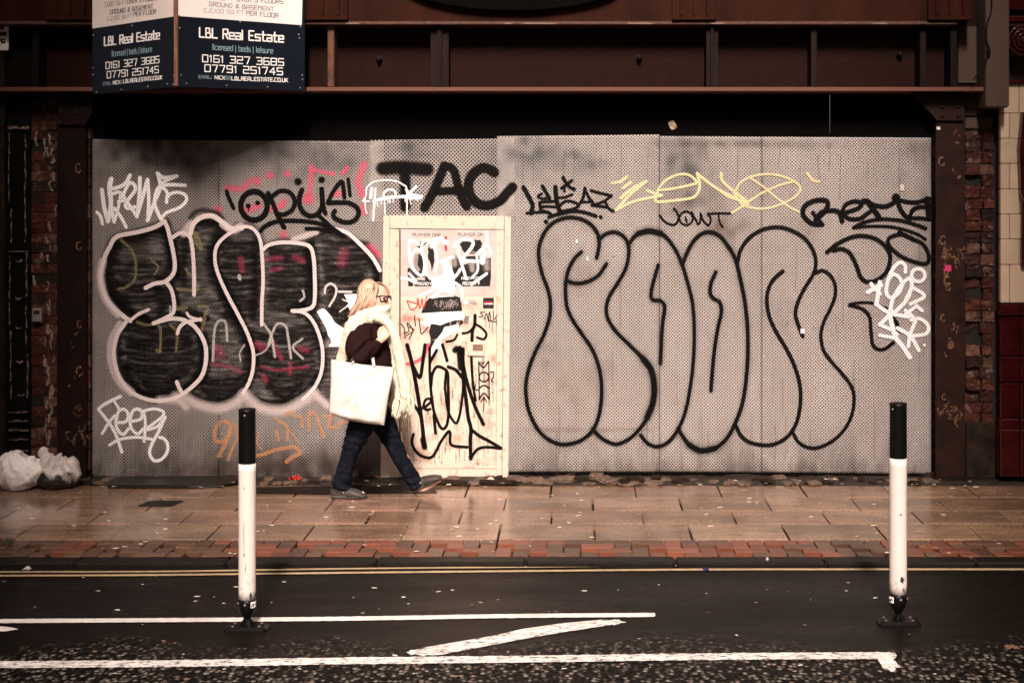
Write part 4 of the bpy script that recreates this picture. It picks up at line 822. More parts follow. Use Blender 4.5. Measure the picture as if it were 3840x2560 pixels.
bm = NB(); pprism(bm, [(1497,862),(1502,862),(1502,1754),(1497,1754)], YL-.010, YL-.0045); obj('hinge', bm, simple('rusty_hinge', (.09,.04,.022), .6, .6, 90), lf)
bm = NB(); pprism(bm, [(1752,1282),(1816,1284),(1816,1336),(1752,1334)], YL-.018, YL-.0005); bmesh.ops.bevel(bm, geom=bm.edges[:], offset=.004, segments=1, affect='EDGES'); ls = obj('letter_box', bm, M['cream_frame'], lf)
bm = NB(); pprism(bm, [(1773,1291),(1811,1291),(1811,1315),(1773,1315)], YL-.0195, YL-.0185); obj('flap', bm, simple('shadowed_flap', (.20,.12,.085), .6, .3, 20), ls)
dl = [.0006]
paper = simple('white_paper', (.80,.75,.73), .6, .10, 6, .2, .002); greyp = simple('grey_poster_paper', (.50,.43,.405), .6, .2, 5, .2, .002); blackp = simple('black_poster_ink', (.014,.012,.012), .35, .5, 30, .5, .003)
def on_door(name, mat, T, polys=(), strokes=(), label=None, texts=(), par=None):
    s = Sheet(wall_at(YL), dl[0]+.0002)
    for p in polys: s.fill(T(p))
    for q in strokes:
        if q[0] == 'dot': s.dot(T([q[3]])[0], q[1]/T.s, q[2])
        elif q[0] == 'oval': cx, cy, rx, ry = q[3]; s.stroke(T([(cx+rx*math.cos(t), cy+ry*math.sin(t)) for t in np.arange(0, 6.2, .5)]), q[1]/T.s, q[2], closed=True)
        else: s.stroke(T(q[0]), q[1]/T.s, q[2] if len(q) > 2 else .25)
    for tx, p0, p1, h, wt in texts: a, b = T([p0, p1]); letter(s, tx, a, b, h/T.s, wt)
    dl[0] += s.k*2e-6+.00012
    return s.done(name, mat, par or lf, label)
def sp(col, op=1., speck=.15): return paint(col, op, holed=False, speck=speck)
# streaks of dirt, pink overspray
on_door('dirt_streaks', sp((.16,.08,.045), .42, .9), TF, (), [([(random.uniform(250,1150), y), (random.uniform(250,1150), y+3)], 1, 1) for y in ()]+[([(x, y), (x+random.uniform(-6,6), y+40), (x+random.uniform(-9,9), y+random.uniform(60,150))], random.uniform(4,14), 1.4) for x, y in [(random.uniform(250,1150), random.uniform(300,1050)) for _ in range(110)]])
on_door('scuffs', sp((.10,.055,.035), .55, .8), TF, (), [([(x, y), (x+random.uniform(-9,9), y+random.uniform(-5,5)), (x+random.uniform(-16,16), y+random.uniform(-9,9))], random.uniform(2.5,9), 1.2) for x, y in [(random.uniform(262,1150), random.choice((random.uniform(-30,1150), random.uniform(1000,1180)))) for _ in range(120)]])
on_door('pink_overspray', sp((.75,.16,.14), .3, .3), TE, (), [([(190,430),(200,600)], 60, 1.6), ([(500,1330),(560,1400)], 60, 1.6), ([(300,1240),(480,1260)], 40, 1.7)])
po = on_door('poster', greyp, TE, [[(250,205),(1352,210),(1345,700),(1340,992),(870,990),(250,990)]], (), 'pasted pair of pale posters across the top of the door')
def blotch(cx, cy, rx, ry, n, seed):
    r = random.Random(seed); ph = [r.uniform(0, 6) for _ in range(4)]
    return [(cx+rx*math.cos(t)*(1+.13*math.sin(5*t+ph[0])+.08*math.sin(11*t+ph[1])), cy+ry*math.sin(t)*(1+.12*math.sin(7*t+ph[2])+.07*math.sin(13*t+ph[3]))) for t in np.arange(0, 6.283, 6.283/n)]
on_door('poster_print', blackp, TE, [[(325,690),(345,670),(400,730),(470,770),(590,770),(600,885),(410,885),(395,850),(385,885),(335,885)],[(830,545),(870,545),(930,600),(960,640),(1140,600),(1270,560),(1270,780),(1258,885),(840,885)],blotch(470,640,58,120,40,3),blotch(590,510,34,110,36,4),blotch(985,420,60,66,40,5),blotch(1115,430,58,72,40,6),[(940,470),(1180,470),(1090,520),(985,520)],[(985,545),(1140,540),(1140,585),(985,580)],[(430,440),(480,370),(560,350),(540,400),(470,460)],[(560,410),(620,480),(632,600),(600,720),(590,640),(605,560)]], (), None, (), po)
on_door('poster_shading', sp((.30,.25,.23), .8, .3), TE, [], [([(430,540),(420,640),(450,700)], 44, .6), ([(1050,600),(1060,700)], 60, 1), ([(1010,640),(1090,640)], 8, .3), ([(1020,668),(1080,668)], 8, .3), ([(1040,700),(1070,695)], 14, .3), ([(1000,520),(1060,495),(1120,520)], 18, .3), ([(860,560),(860,640)], 60, 1.5), ([(1220,600),(1225,680)], 70, 1.5), ([(350,720),(420,800)], 16, .3)], None, (), po)
on_door('poster_lettering', M['flat_black'], TE, (), (), None, [('PLAYER ONE', (385,320), (703,322), 32, .16), ('PLAYER ON', (897,315), (1180,317), 32, .16)], po)
on_door('poster_lettering', M['flat_white'], TE, (), (), None, [('ARE Y', (432,815), (585,815), 28, .18), ('READY', (445,870), (595,870), 30, .18), ('ARE YOU', (937,808), (1160,808), 28, .18), ('READY?', (952,868), (1140,868), 32, .18)], po)
on_door('red_strip', simple('red_print', (.62,.02,.03), .4, .3, 60), TE, [[(722,330),(772,318),(775,485),(752,490),(745,420),(728,380)]], (), None, (), po)
on_door('white_spray', sp((.82,.80,.79), 1, .05), TE, (), [([(350,362),(345,500),(362,620),(420,722),(482,762),(512,720),(520,600),(480,490),(420,470),(365,545)],34,.7),([(345,362),(400,370),(450,412)],34,.7),([(490,395),(560,368),(640,470),(662,600),(642,720)],32,.7),([(500,375),(482,480),(530,600),(542,740),(600,800)],28,.7),([(850,440),(880,390),(960,358),(1055,372),(1060,430),(955,565)],34,.7),([(885,420),(920,570),(990,800)],32,.6),([(930,590),(1050,600),(1190,612)],36,.6),([(1215,270),(1222,400),(1110,525)],38,.7),([(1235,420),(1275,520)],30,.8),([(1200,500),(1172,620)],44,.8),([(925,690),(870,770),(760,860),(460,990)],32,.7),([(1220,742),(1050,865)],32,.6),([(240,792),(330,800),(420,845)],36,.6),([(700,605),(840,552)],40,.8),([(870,850),(930,900),(950,1010)],34,.6),([(590,1010),(700,940),(800,900)],30,.6),([(1110,540),(1120,700),(1050,790)],26,.6),([(600,430),(700,360),(780,400)],50,1.1),([(620,360),(720,340)],40,1.2),([(340,740),(430,830)],20,.5)], 'loose white spray scrawl over the posters')
on_door('torn_poster', blackp, TE, [[(590,1000),(700,1010),(860,992),(920,1010),(935,1090),(945,1168),(480,1188),(500,1130),(535,1060)],[(590,1312),(750,1300),(860,1268),(950,1268),(958,1300),(900,1345),(770,1335),(720,1420),(660,1482),(590,1485),(568,1400)],[(590,1487),(640,1492),(600,1568),(565,1600)]], (), 'crumpled black poster remnant in the middle of the door')
on_door('paper_creases', sp((.42,.34,.32), .7, .5), TE, (), [([(random.uniform(520,930), y), (random.uniform(520,930), y)], 1, 1) for y in ()]+[([(x, y), (x+random.uniform(-22,22), y+random.uniform(16,46)), (x+random.uniform(-34,34), y+random.uniform(50,90))], random.uniform(3,8), .5) for x, y in [(random.uniform(545,910), random.uniform(1030,1085)) for _ in range(26)]+[(random.uniform(790,930), random.uniform(1275,1300)) for _ in range(8)]])
on_door('torn_paper', paper, TE, [[(600,790),(660,772),(722,760),(735,700),(715,650),(735,610),(785,602),(830,690),(858,760),(862,972),(800,970),(700,930),(600,915)],[(475,1192),(700,1175),(960,1165),(975,1240),(930,1262),(860,1268),(780,1292),(700,1325),(600,1305),(575,1330),(520,1340),(482,1300),(500,1282),(540,1270),(515,1225),(480,1225)],[(745,1342),(800,1335),(900,1310),(915,1400),(865,1390),(800,1440),(720,1480),(700,1490),(722,1570),(780,1690),(760,1700),(690,1590),(655,1560),(640,1620),(590,1720),(575,1660),(620,1560),(640,1500),(690,1440),(720,1400)],[(575,1010),(640,985),(745,990),(850,990),(855,1000),(700,1005),(600,1025)]], (), 'ragged white torn paper across the middle of the door')
on_door('red_tag', sp((.62,.04,.03)), TE, (), [([(320,1050),(370,1150),(440,1090),(322,1048)],13),([(440,1100),(442,1015),(465,1135),(492,1030),(505,1130),(545,1000)],12)], 'small red tag under the posters')
on_door('brown_tag', sp((.07,.03,.02), .9), TE, (), [([(255,1310),(290,1365),(300,1470)],15),([(285,1412),(340,1390),(322,1300),(385,1380),(345,1480)],14),([(345,1345),(400,1380),(315,1440)],13),([(405,1220),(415,1330)],15),([(455,1250),(475,1400),(490,1420),(560,1345)],14)], 'dark brown scribbled tag by the hinge')
on_door('black_tag', sp(BLK), TE, (), [([(1200,1178),(1150,1180),(1182,1222),(1135,1230)],11),([(1190,1262),(1220,1192),(1240,1270),(1252,1172),(1272,1280)],11),([(1295,1160),(1300,1262),(1340,1210)],11),([(1210,1240),(1215,1350)],7),([(1250,1260),(1250,1360)],7),([(1285,1270),(1285,1388)],7),([(1330,1250),(1335,1330)],7),([(1240,1275),(1330,1285)],10)], 'small dripping black tag under the square sticker')
on_door('black_tag', sp(BLK), TE, (), [([(1090,1212),(1085,1320),(1060,1400),(1052,1600)],38),([(1085,1335),(1020,1400),(950,1415)],28),([(1095,1312),(1160,1350),(1218,1420),(1190,1480),(1112,1462)],28),([(890,1430),(850,1490),(765,1510)],26),([(900,195),(985,160)],38)], 'fat black arrow-like tag above the letter box')
on_door('letter_sheet', paper, TE, [[(935,1062),(1100,1046),(1103,1088),(938,1090)]], (), None, [])
on_door('letter_print', M['flat_black'], TE, (), (), None, [('C', (937,1084), (962,1084), 24, .25), ('AB', (1020,1084), (1098,1084), 32, .26)])
on_door('small_sticker', simple('grey_print', (.25,.2,.18), .5, .6, 200), TE, [[(975,1215),(1025,1225),(1008,1305),(958,1292)]])
st = on_door('square_sticker', M['flat_black'], TE, [[(1181,1014),(1302,1014),(1301,1133),(1180,1132)]], (), 'black square sticker with red and white lines')
on_door('sticker_print', simple('red_print', (.62,.02,.03), .4, .3, 60), TE, (), [([(1200,1062),(1280,1062)], 11, .2), ([(1250,1095),(1252,1112)], 5, .3)], None, (), st); on_door('sticker_print', M['flat_white'], TE, (), [([(1198,1083),(1286,1083)], 11, .2)], None, (), st)
on_door('magenta_line', sp((.55,.08,.13), .75, .2), TF, (), [([(290,220),(400,195),(480,130),(520,30)],34,.5)], 'dull pink stroke across the black letters')
on_door('black_tag', sp(BLK, 1, .12), TF, (), [([(320,32),(360,180),(400,380),(430,560),(452,700),(470,850),(482,990)],38),([(470,930),(485,1000)],54,.6),([(380,240),(440,340),(465,220),(490,32)],34),([(370,580),(420,650),(450,710)],30),([(470,632),(490,560),(530,540),(545,572),(490,622),(500,648),(540,640)],24),([(535,60),(536,300),(550,500),(572,650),(620,780),(660,828),(700,780),(715,640),(710,450),(705,300),(660,252),(600,240),(560,310),(548,420)],28),([(600,85),(540,190)],30),([(575,700),(590,868)],30),
 ([(690,290),(680,420),(690,540),(710,660),(750,740),(790,772),(820,690),(840,560),(852,430),(857,330)],25),([(710,240),(780,268),(842,340)],32),([(655,30),(700,180)],30),([(822,55),(850,200),(880,350),(930,520),(980,650),(1045,785)],34),([(850,70),(852,330),(880,550),(900,720),(925,820),(920,950),(925,1110)],36),([(775,80),(810,70),(830,250)],56,.8),([(935,0),(930,150),(945,400),(970,560)],26),
 ([(380,880),(365,950),(390,1020),(450,1080),(540,1100),(590,1050),(640,950),(720,850),(730,960),(770,990),(890,1000)],28),([(925,830),(1000,890),(1110,950),(1210,1010)],32),([(1205,1015),(1080,1000),(990,1020),(930,1095)],28)], 'tall black spidery letters down the door')
on_door('black_tag', sp(BLK, .95), TF, (), [([(1000,190),(1005,550)],12),([(1095,190),(1100,550)],12),('oval',13,.25,(1050,335,45,45)),([(1050,295),(1050,380)],9),([(1000,200),(1045,245),(1090,190)],14),([(1005,442),(1050,415),(1100,440)],14),([(1005,545),(1050,490),(1100,545)],14),([(1040,160),(1040,270)],9),([(1015,190),(1036,212),(1055,190)],9),([(1048,632),(1050,520)],11),([(1046,645),(1044,660)],9),([(1020,572),(1050,530),(1075,575)],10),([(1110,290),(1140,290),(1140,335),(1120,370),(1138,386)],11),([(970,402),(966,450),(1000,460)],11),('dot',5,.3,(1053,455)),([(972,315),(972,325)],8),([(974,345),(974,355)],8),([(976,375),(976,383)],8),([(1128,405),(1128,412)],8),([(1129,440),(1129,447)],8),([(1129,478),(1129,485)],8)], 'thin vertical black tag at the right of the door')
# ------------------------------------------------------------------ estate agent's V board
eb = empty('estate_board', P(662, 330, -.95), 'V-shaped navy and white estate agent board hanging from the girder at upper left', 'estate board')
YC, YE = -.95, -.42
def plank(name, pl, pr, yl, yr, top, band_l, band_r, white):
    """board panel from bottom-left pixel pl to bottom-right pr, at depths yl and yr"""
    a, b = P(*pl, yl), P(*pr, yr); c = P(pl[0], pl[1]-top, yl); d = P(pr[0], pr[1]-top, yr)
    n = (b-a).cross(c-a).normalized(); n = n if n.y < 0 else -n
    bm = NB(); f = [bm.verts.new(v) for v in (a, b, d, c)]; g = [bm.verts.new(v-n*.018) for v in (a, b, d, c)]
    bm.faces.new(f); bm.faces.new(g[::-1])
    for i in range(4): bm.faces.new((f[i], g[i], g[(i+1) % 4], f[(i+1) % 4]))
    o = obj(name, bm, M['navy'], eb)
    on = on_plane(a, b, c)
    s = Sheet(on, .0015); s.fill([band_l, band_r, (pr[0], pr[1]-top), (pl[0], pl[1]-top)]); s.done('white_field', white, o)
    return o, on
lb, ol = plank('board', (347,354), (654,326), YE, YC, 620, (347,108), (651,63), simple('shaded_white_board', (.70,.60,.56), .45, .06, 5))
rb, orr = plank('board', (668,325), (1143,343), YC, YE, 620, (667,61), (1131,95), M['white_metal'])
lb['label'] = 'left face of the board, turned away'; rb['label'] = 'right face of the board, facing the street'
TS = TT(0, 0, 1.96)
def sign(par, on, rows):
    for mt in {r[5] for r in rows}:
        s = Sheet(on, .003)
        for tx, p0, p1, h, wt, m_ in rows:
            if m_ == mt: a, b = TS([p0, p1]); letter(s, tx, a, b, h/1.96, wt)
        s.done('lettering', M[mt], par)
sign(rb, orr, [('LBL Real Estate', (1466,274), (2082,312), 68, .16, 'flat_white'), ('licensed | beds | leisure', (1562,366), (2004,394), 40, .13, 'pale_blue'),
 ('0161 327 3685', (1488,455), (2083,484), 50, .15, 'flat_white'), ('07791 251745', (1505,527), (2075,552), 50, .15, 'flat_white'), ('EMAIL:', (1460,577), (1556,580), 22, .16, 'pale_blue'), ('NICK', (1578,582), (1655,586), 25, .18, 'flat_white'), ('@', (1664,587), (1694,589), 26, .12, 'pale_blue'), ('LBLREALESTATE.CO.UK', (1702,590), (2114,604), 26, .19, 'flat_white'),
 ('GROUND & BASEMENT', (1537,46), (2010,84), 29, .12, 'flat_black'), ('C.2,100 SQ FT', (1500,92), (1790,108), 27, .12, 'grey_letter'), ('PER FLOOR', (1810,112), (2043,132), 30, .13, 'flat_black'), ('OVER 3 FLOORS', (1742,10), (2078,30), 32, .13, 'flat_black'), ('7,680 SQ FT', (1500,-4), (1712,8), 32, .13, 'grey_letter')])
sign(lb, ol, [('LBL Real Estate', (770,338), (1174,286), 62, .16, 'flat_white'), ('licensed | beds | leisure', (826,416), (1118,382), 42, .11, 'pale_blue'), ('0161 327 3685', (781,508), (1172,462), 48, .14, 'flat_white'), ('07791 251745', (790,576), (1166,536), 48, .14, 'flat_white'),
 ('EMAIL:', (761,630), (823,624), 24, .13, 'pale_blue'), ('NICK', (833,622), (886,617), 25, .18, 'flat_white'), ('@', (890,618), (906,616), 24, .1, 'pale_blue'), ('LBLREALESTATE.CO.UK', (911,612), (1194,582), 26, .18, 'flat_white'),
 ('GROUND & BASEMENT', (812,108), (1126,64), 32, .12, 'flat_black'), ('C.2,100 SQ FT', (792,157), (972,130), 28, .12, 'grey_letter'), ('PER FLOOR', (986,124), (1148,102), 30, .13, 'flat_black'), ('7,680 SQ FT', (766,54), (930,32), 32, .12, 'grey_letter'), ('OVER 3 FLOORS', (940,30), (1160,0), 30, .13, 'flat_black')])
bm = NB(); a = P(652, 324, YC-.012); b = P(667, 324, YC-.012); box(bm, a.x, b.x, YC-.016, YC+.045, a.z+.0, a.z+1.25, .004); obj('timber_post', bm, M['post_wood'], eb)
for on, pts, par in ((orr, [(1320,208),(1765,162),(2208,198),(2196,255),(2200,282),(1330,552),(1370,615),(1665,630),(1966,640),(2205,648),(2220,555),(2222,585),(1317,116)], rb), (ol, [(972,190),(688,262),(712,680),(893,660),(1088,638),(1232,618),(1274,622),(1280,555),(686,500),(685,550)], lb)):
    bm = NB()
    for x, y in pts: c = on(x/1.96, y/1.96, .002); dome(bm, c, .0065, .005, 9, 3)
    obj('screws', bm, M['screw'], par)['kind'] = 'stuff'
# parking notice at the far left edge
pn = empty('parking_sign', P(-20, 195, -.18), 'cropped white parking notice with bold black words at the far left edge', 'sign')
bm = NB(); pprism(bm, [(-110,78),(30,78),(36,84),(36,187),(30,193),(-110,193)], -.18, -.165); obj('plate', bm, M['flat_black'], pn)
bm = NB(); pprism(bm, [(-106,82),(28,82),(32,87),(32,184),(28,189),(-106,189)], -.183, -.1805); obj('face', bm, M['white_metal'], pn)
s = Sheet(wall_at(-.184)); 
for tx, a, b, h in (('s', (1,108), (12,108), 19), ('es', (-1,133), (23,133), 19), ('ng', (-6,158), (18,158), 19)): letter(s, tx, a, b, h*.75, .34)
s.stroke([(-5,176),(0,168)], 4, .1); s.done('lettering', M['flat_black'], pn)

# ------------------------------------------------------------------ bollards
M['rubber'] = simple('black_rubber', (.003,.0026,.0024), .42, .3, 30, .2, .001, spec=.18)
def refl():
    m, t, b = newmat('reflective_sleeve'); tc = N(t, 'TexCoord'); p = tc.outputs['Object']
    n = noise(t, p, 11, 6, .75, (1, 1, .35)); v = noise(t, p, 55, 4, .7)
    c = mixc(t, ramp(t, n, [(.60, 0), (.74, 1)]), (.56,.49,.46), (.30,.215,.175)); c = mixc(t, ramp(t, v, [(.66, 0), (.74, .8)]), c, (.22,.15,.12))
    sep = N(t, 'SeparateXYZ'); t.links.new(p, sep.inputs[0])
    low = ramp(t, sep.outputs['Z'], [(.14, 1), (.32, 0)]); c = mixc(t, mth(t, 'MULTIPLY', low, ramp(t, noise(t, p, 30, 5, .7), [(.52, 0), (.62, .8)])), c, (.10,.06,.045))
    t.links.new(c, b.inputs['Base Color']); b.inputs['Roughness'].default_value = .28
    w = N(t, 'TexWave', i_Scale=52, i_Distortion=.6); w.bands_direction = 'DIAGONAL'; t.links.new(p, w.inputs['Vector'])
    bump(t, mth(t, 'ADD', mth(t, 'MULTIPLY', w.outputs['Fac'], .5), noise(t, p, 120, 3, .6)), .25, .002, b); return m
M['sleeve'] = refl(); M['dull'] = simple('dull_steel', (.16,.13,.115), .4, .4, 60, metal=.5)
def bollard(label, place, H, r, zs, yaw, stick, scuffs):
    e = empty('bollard', (0,0,0), label, 'bollard', 'flexible bollards along the white line')
    zb, zw, zn, zt = zs     # collar bottom, sleeve bottom, sleeve top, top
    bm = NB(); lathe(bm, [(r*.97, zn+.001), (r*.985, zn+.004), (r*.97, zt-.016), (r*.99, zt-.012), (r*.99, zt-.003), (r*.9, zt)], n=32); obj('cap', bm, M['rubber'], e, True)
    bm = NB(); lathe(bm, [(r, zw+.001)]+[(r*(1+.004*math.sin(k*2.1)), zw+(zn-zw)*k/16) for k in range(1, 16)]+[(r, zn)], n=40); sl_ = obj('sleeve', bm, M['sleeve'], e, True)
    bm = NB(); lathe(bm, [(.018, zb-.012), (r*.5, zb), (r*.82, zb+.022), (r*.98, zb+.05), (r*1.0, zb+.075), (r*1.0, zw)], n=32); co = obj('collar', bm, M['rubber'], e, True)
    bm = NB(); lathe(bm, [(.024, .014), (.017, .03), (.015, zb-.02), (.02, zb+.01)], n=14); obj('hinge_post', bm, M['rubber'], e, True)
    bm = NB()
    for a in (0.5, 1.9, 3.6, 5.2):
        d = Vector((math.cos(a), math.sin(a), 0)); q = d.cross(Vector((0,0,1)))*.006
        A = [Vector((0,0,.012))+d*.02, Vector((0,0,.012))+d*.05, Vector((0,0,zb-.012))+d*.016]
        f = [bm.verts.new(p+q) for p in A]; g = [bm.verts.new(p-q) for p in A]; bm.faces.new(f); bm.faces.new(g[::-1])
        for i in range(3): bm.faces.new((f[i], g[i], g[(i+1)%3], f[(i+1)%3]))
    obj('gusset', bm, M['rubber'], e)
    bm = NB(); w = .100; lo = [(-w,-.058),(w,-.058),(w+.012,-.044),(w+.012,.044),(w,.058),(-w,.058),(-w-.012,.044),(-w-.012,-.044)]
    A = [bm.verts.new((x, y, 0)) for x, y in lo]; B = [bm.verts.new((x, y, .008)) for x, y in lo]; C = [bm.verts.new((x*.80, y*.74, .020)) for x, y in lo]
    for L, U in ((A, B), (B, C)):
        for i in range(8): bm.faces.new((L[i], L[(i+1)%8], U[(i+1)%8], U[i]))
    bm.faces.new(C); bm.faces.new(A[::-1]); ba = obj('base_plate', bm, M['rubber'], e)
    for x in (-.07, .07):
        for y in (-.028, .028): bm = NB(); lathe(bm, [(.009,.019),(.009,.024),(.005,.027)], (x,y,0), 8); obj('bolt', bm, M['dull'], ba)
    for a in yaw[1]:
        bm = NB(); c = Vector((math.sin(a)*r*.985, -math.cos(a)*r*.985, zt-.030)); dome(bm, (0,0,0), .0065, .005, 9, 3); bmesh.ops.rotate(bm, verts=bm.verts, matrix=Matrix.Rotation(a, 3, 'Z')); bmesh.ops.translate(bm, verts=bm.verts, vec=c); obj('screw', bm, M['screw'], e)
    for a in yaw[0]:
        bm = NB(); c = Vector((math.sin(a)*r, -math.cos(a)*r, zb+.068)); dome(bm, (0,0,0), .0075, .006, 9, 3); bmesh.ops.rotate(bm, verts=bm.verts, matrix=Matrix.Rotation(a, 3, 'Z')); bmesh.ops.translate(bm, verts=bm.verts, vec=c); obj('screw', bm, M['screw'], co)
    # curved maker's label and black scuffs wrapped on the cylinder
    def wrap(rr): return lambda x, y, d: Vector((math.sin(x)*(rr+d), -math.cos(x)*(rr+d), y))
    tx, a0, a1, z0, z1 = stick; V, Fc = [], []
    for k in range(9): a = a0+(a1-a0)*k/8; V += [(math.sin(a)*(r+.0012), -math.cos(a)*(r+.0012), z0), (math.sin(a)*(r+.0012), -math.cos(a)*(r+.0012), z1)]
    Fc = [(2*k, 2*k+2, 2*k+3, 2*k+1) for k in range(8)]
    me = bpy.data.meshes.new('label'); me.from_pydata(V, [], Fc); la = link('label', me, M['white_metal'], co)
    s = Sheet(wrap(r), .0022); x = a0+.12
    for ch in tx:
        for part in GL[ch].split('|'):
            q = [(x+float(t_[0])*.05, z0+.008+(-1.6 if t_[1] == 'a' else float(t_[1]))*.0029) for t_ in part.split()]
            s.v_ = 0
            for A_, B_ in zip(q, q[1:]):
                for w_ in (0,):
                    dx, dz = B_[0]-A_[0], B_[1]-A_[1]; L = math.hypot(dx*r, dz) or 1; nx, nz = -dz/L*.0022/r, dx*r/L*.0022
                    s.f.append(tuple(s.vert(*v, 1) for v in ((A_[0]+nx, A_[1]+nz), (A_[0]-nx, A_[1]-nz), (B_[0]-nx, B_[1]-nz), (B_[0]+nx, B_[1]+nz))))
        x += (GW.get(ch, 4)+1.5)*.05
    s.done('label_print', M['flat_black'], la)
    bm = NB()
    for a, z, ra, rz in scuffs:
        q = [bm.verts.new(wrap(r)(a+ra*math.cos(t)*(1+.3*math.sin(3*t+z*9)), z+rz*math.sin(t)*(1+.25*math.sin(4*t+a*5)), .0012)) for t in np.arange(0, 6.2, .5)]; bm.faces.new(q)
    obj('scuff', bm, simple('scuff_mark', (.03,.022,.02), .7, .4, 90), sl_)
    e.location = place; return e
g1 = G(927, 2357, ZR); g2 = G(3368, 2335, ZR)
zz = lambda py, Zd: (CH-ZR)-(py-VPY)*Zd/F
Z1, Z2 = g1.y-CY, g2.y-CY
bollard('left black and white reflective bollard, nearer the walking woman', g1, 1.1, 32.2*Z1/F, (zz(2308,Z1), zz(2243,Z1), zz(1736,Z1), zz(1532,Z1)), ([-.05, 1.35, -1.35], [-.08]), ('pi', .62, 1.6, zz(2262,Z1)-.014, zz(2262,Z1)+.018),
 [(-.15,.50,.03,.10),(-.12,.40,.06,.012),(.05,.33,.03,.03),(.62,.185,.12,.020),(.55,.175,.1,.008),(-.1,.745,.04,.008)])
bollard('right black and white reflective bollard with a dark burn mark', g2, 1.1, 32.6*Z2/F, (zz(2288,Z2), zz(2223,Z2), zz(1716,Z2), zz(1510,Z2)), ([.1, 1.3, -1.4], [-.9, 1.2]), ('nan', -1.75, -.72, zz(2244,Z2)-.014, zz(2244,Z2)+.018),
 [(.22,.242,.24,.014),(.28,.238,.12,.016),(.35,.19,.07,.014),(.1,.585,.1,.006),(.5,.175,.05,.012)])

# ------------------------------------------------------------------ rubbish bags
def bagmat(name, col, col2, thr, rough=.18, low=0):
    m, t, b = newmat(name); p = pos(t); n = noise(t, p, 5, 5, .65)
    if low:
        sp_ = N(t, 'SeparateXYZ'); t.links.new(p, sp_.inputs[0]); n = mth(t, 'ADD', n, mth(t, 'MULTIPLY', mth(t, 'SUBTRACT', low, sp_.outputs['Z']), 2.4))
    n = mth(t, 'ADD', n, mth(t, 'MULTIPLY', mth(t, 'SUBTRACT', noise(t, p, 22, 4, .7, (1,1,.3)), .5), .25))
    t.links.new(mixc(t, ramp(t, n, thr), col, col2), b.inputs['Base Color'])
    b.inputs['Roughness'].default_value = rough; b.inputs['Specular IOR Level'].default_value = .6; b.inputs['Subsurface Weight'].default_value = .0; bump(t, mth(t, 'ADD', noise(t, p, 16, 5, .7), mth(t, 'MULTIPLY', noise(t, p, 50, 4, .6, (1,1,.4)), .5)), 1, .012, b); return m
def rub(label, blobs, mat, seed, knot, flaps):
    bm = NB()
    for c, rx, ry, rz in blobs: bmesh.ops.create_icosphere(bm, subdivisions=3, radius=1, matrix=Matrix.Translation(c) @ Matrix.Diagonal((rx, ry, rz, 1)))
    for pts, w in flaps: sloft(bm, pts, [(a, b_) for a, b_ in w], 10)
    me = fuse(bm, .007, 8)
    def fn(c):
        q = Vector((c.x+seed, c.y, c.z)); v = q-Vector((blobs[0][0][0]+seed, 0, 0)); a = math.atan2(v.x, c.z+.1)
        kx = Vector((blobs[1][0][0], blobs[1][0][1]-.05, .30)); d = c-kx; th = math.atan2(d.x, -d.z); r_ = d.length
        rid = lambda s: 1-min(1, abs(mnoise.noise(q*s))*3.2)
        return .011*math.sin(th*11+6*mnoise.noise(q*4))*math.exp(-((r_-.12)/.12)**2)+.009*rid(6)-.004+.006*rid(13)+.004*mnoise.noise(Vector((q.x*30+q.z*18, q.y*20, q.z*8)))
    displace(me, fn)
    for v in me.vertices:
        if v.co.z < .004: v.co.z = .004
    o = link('rubbish_bag', me, mat, None, True); tag(o, label, 'rubbish bag'); return o
gb = G(75, 1846); gc = G(190, 1842)
S_ = (gb.y-CY)/F
rub('white tied plastic rubbish bag, the larger one at the left edge', [(Vector((gb.x-.06, gb.y+.12, .12)), .17, .15, .13), (Vector((gb.x-.10, gb.y+.12, .165)), .11, .11, .115), (Vector((gb.x+.05, gb.y+.13, .13)), .10, .12, .10)], bagmat('white_plastic', (.88,.83,.80), (.42,.34,.30), [(.5, 0), (.72, 1)]), 1,
  None, [([(gb.x-.06, gb.y+.1, .22), (gb.x-.05, gb.y+.1, .265), (gb.x-.03, gb.y+.1, .28)], [(.06,.04),(.04,.03),(.02,.02)]), ([(gb.x+.03, gb.y+.08, .22), (gb.x+.09, gb.y+.08, .245)], [(.05,.03),(.02,.02)])])
rub('translucent rubbish bag with black contents, leaning on the white bag', [(Vector((gc.x-.02, gc.y+.12, .09)), .15, .13, .10), (Vector((gc.x+.08, gc.y+.12, .12)), .10, .11, .11), (Vector((gc.x-.06, gc.y+.12, .17)), .08, .08, .09)], bagmat('clear_plastic_over_black', (.52,.46,.43), (.014,.011,.011), [(.50, 0), (.62, 1)], low=.15), 5,
  None, [([(gc.x-.07, gc.y+.1, .2), (gc.x-.09, gc.y+.1, .27), (gc.x-.05, gc.y+.1, .285)], [(.05,.03),(.04,.03),(.02,.015)]), ([(gc.x, gc.y+.1, .2), (gc.x+.04, gc.y+.1, .255)], [(.06,.03),(.02,.02)])])

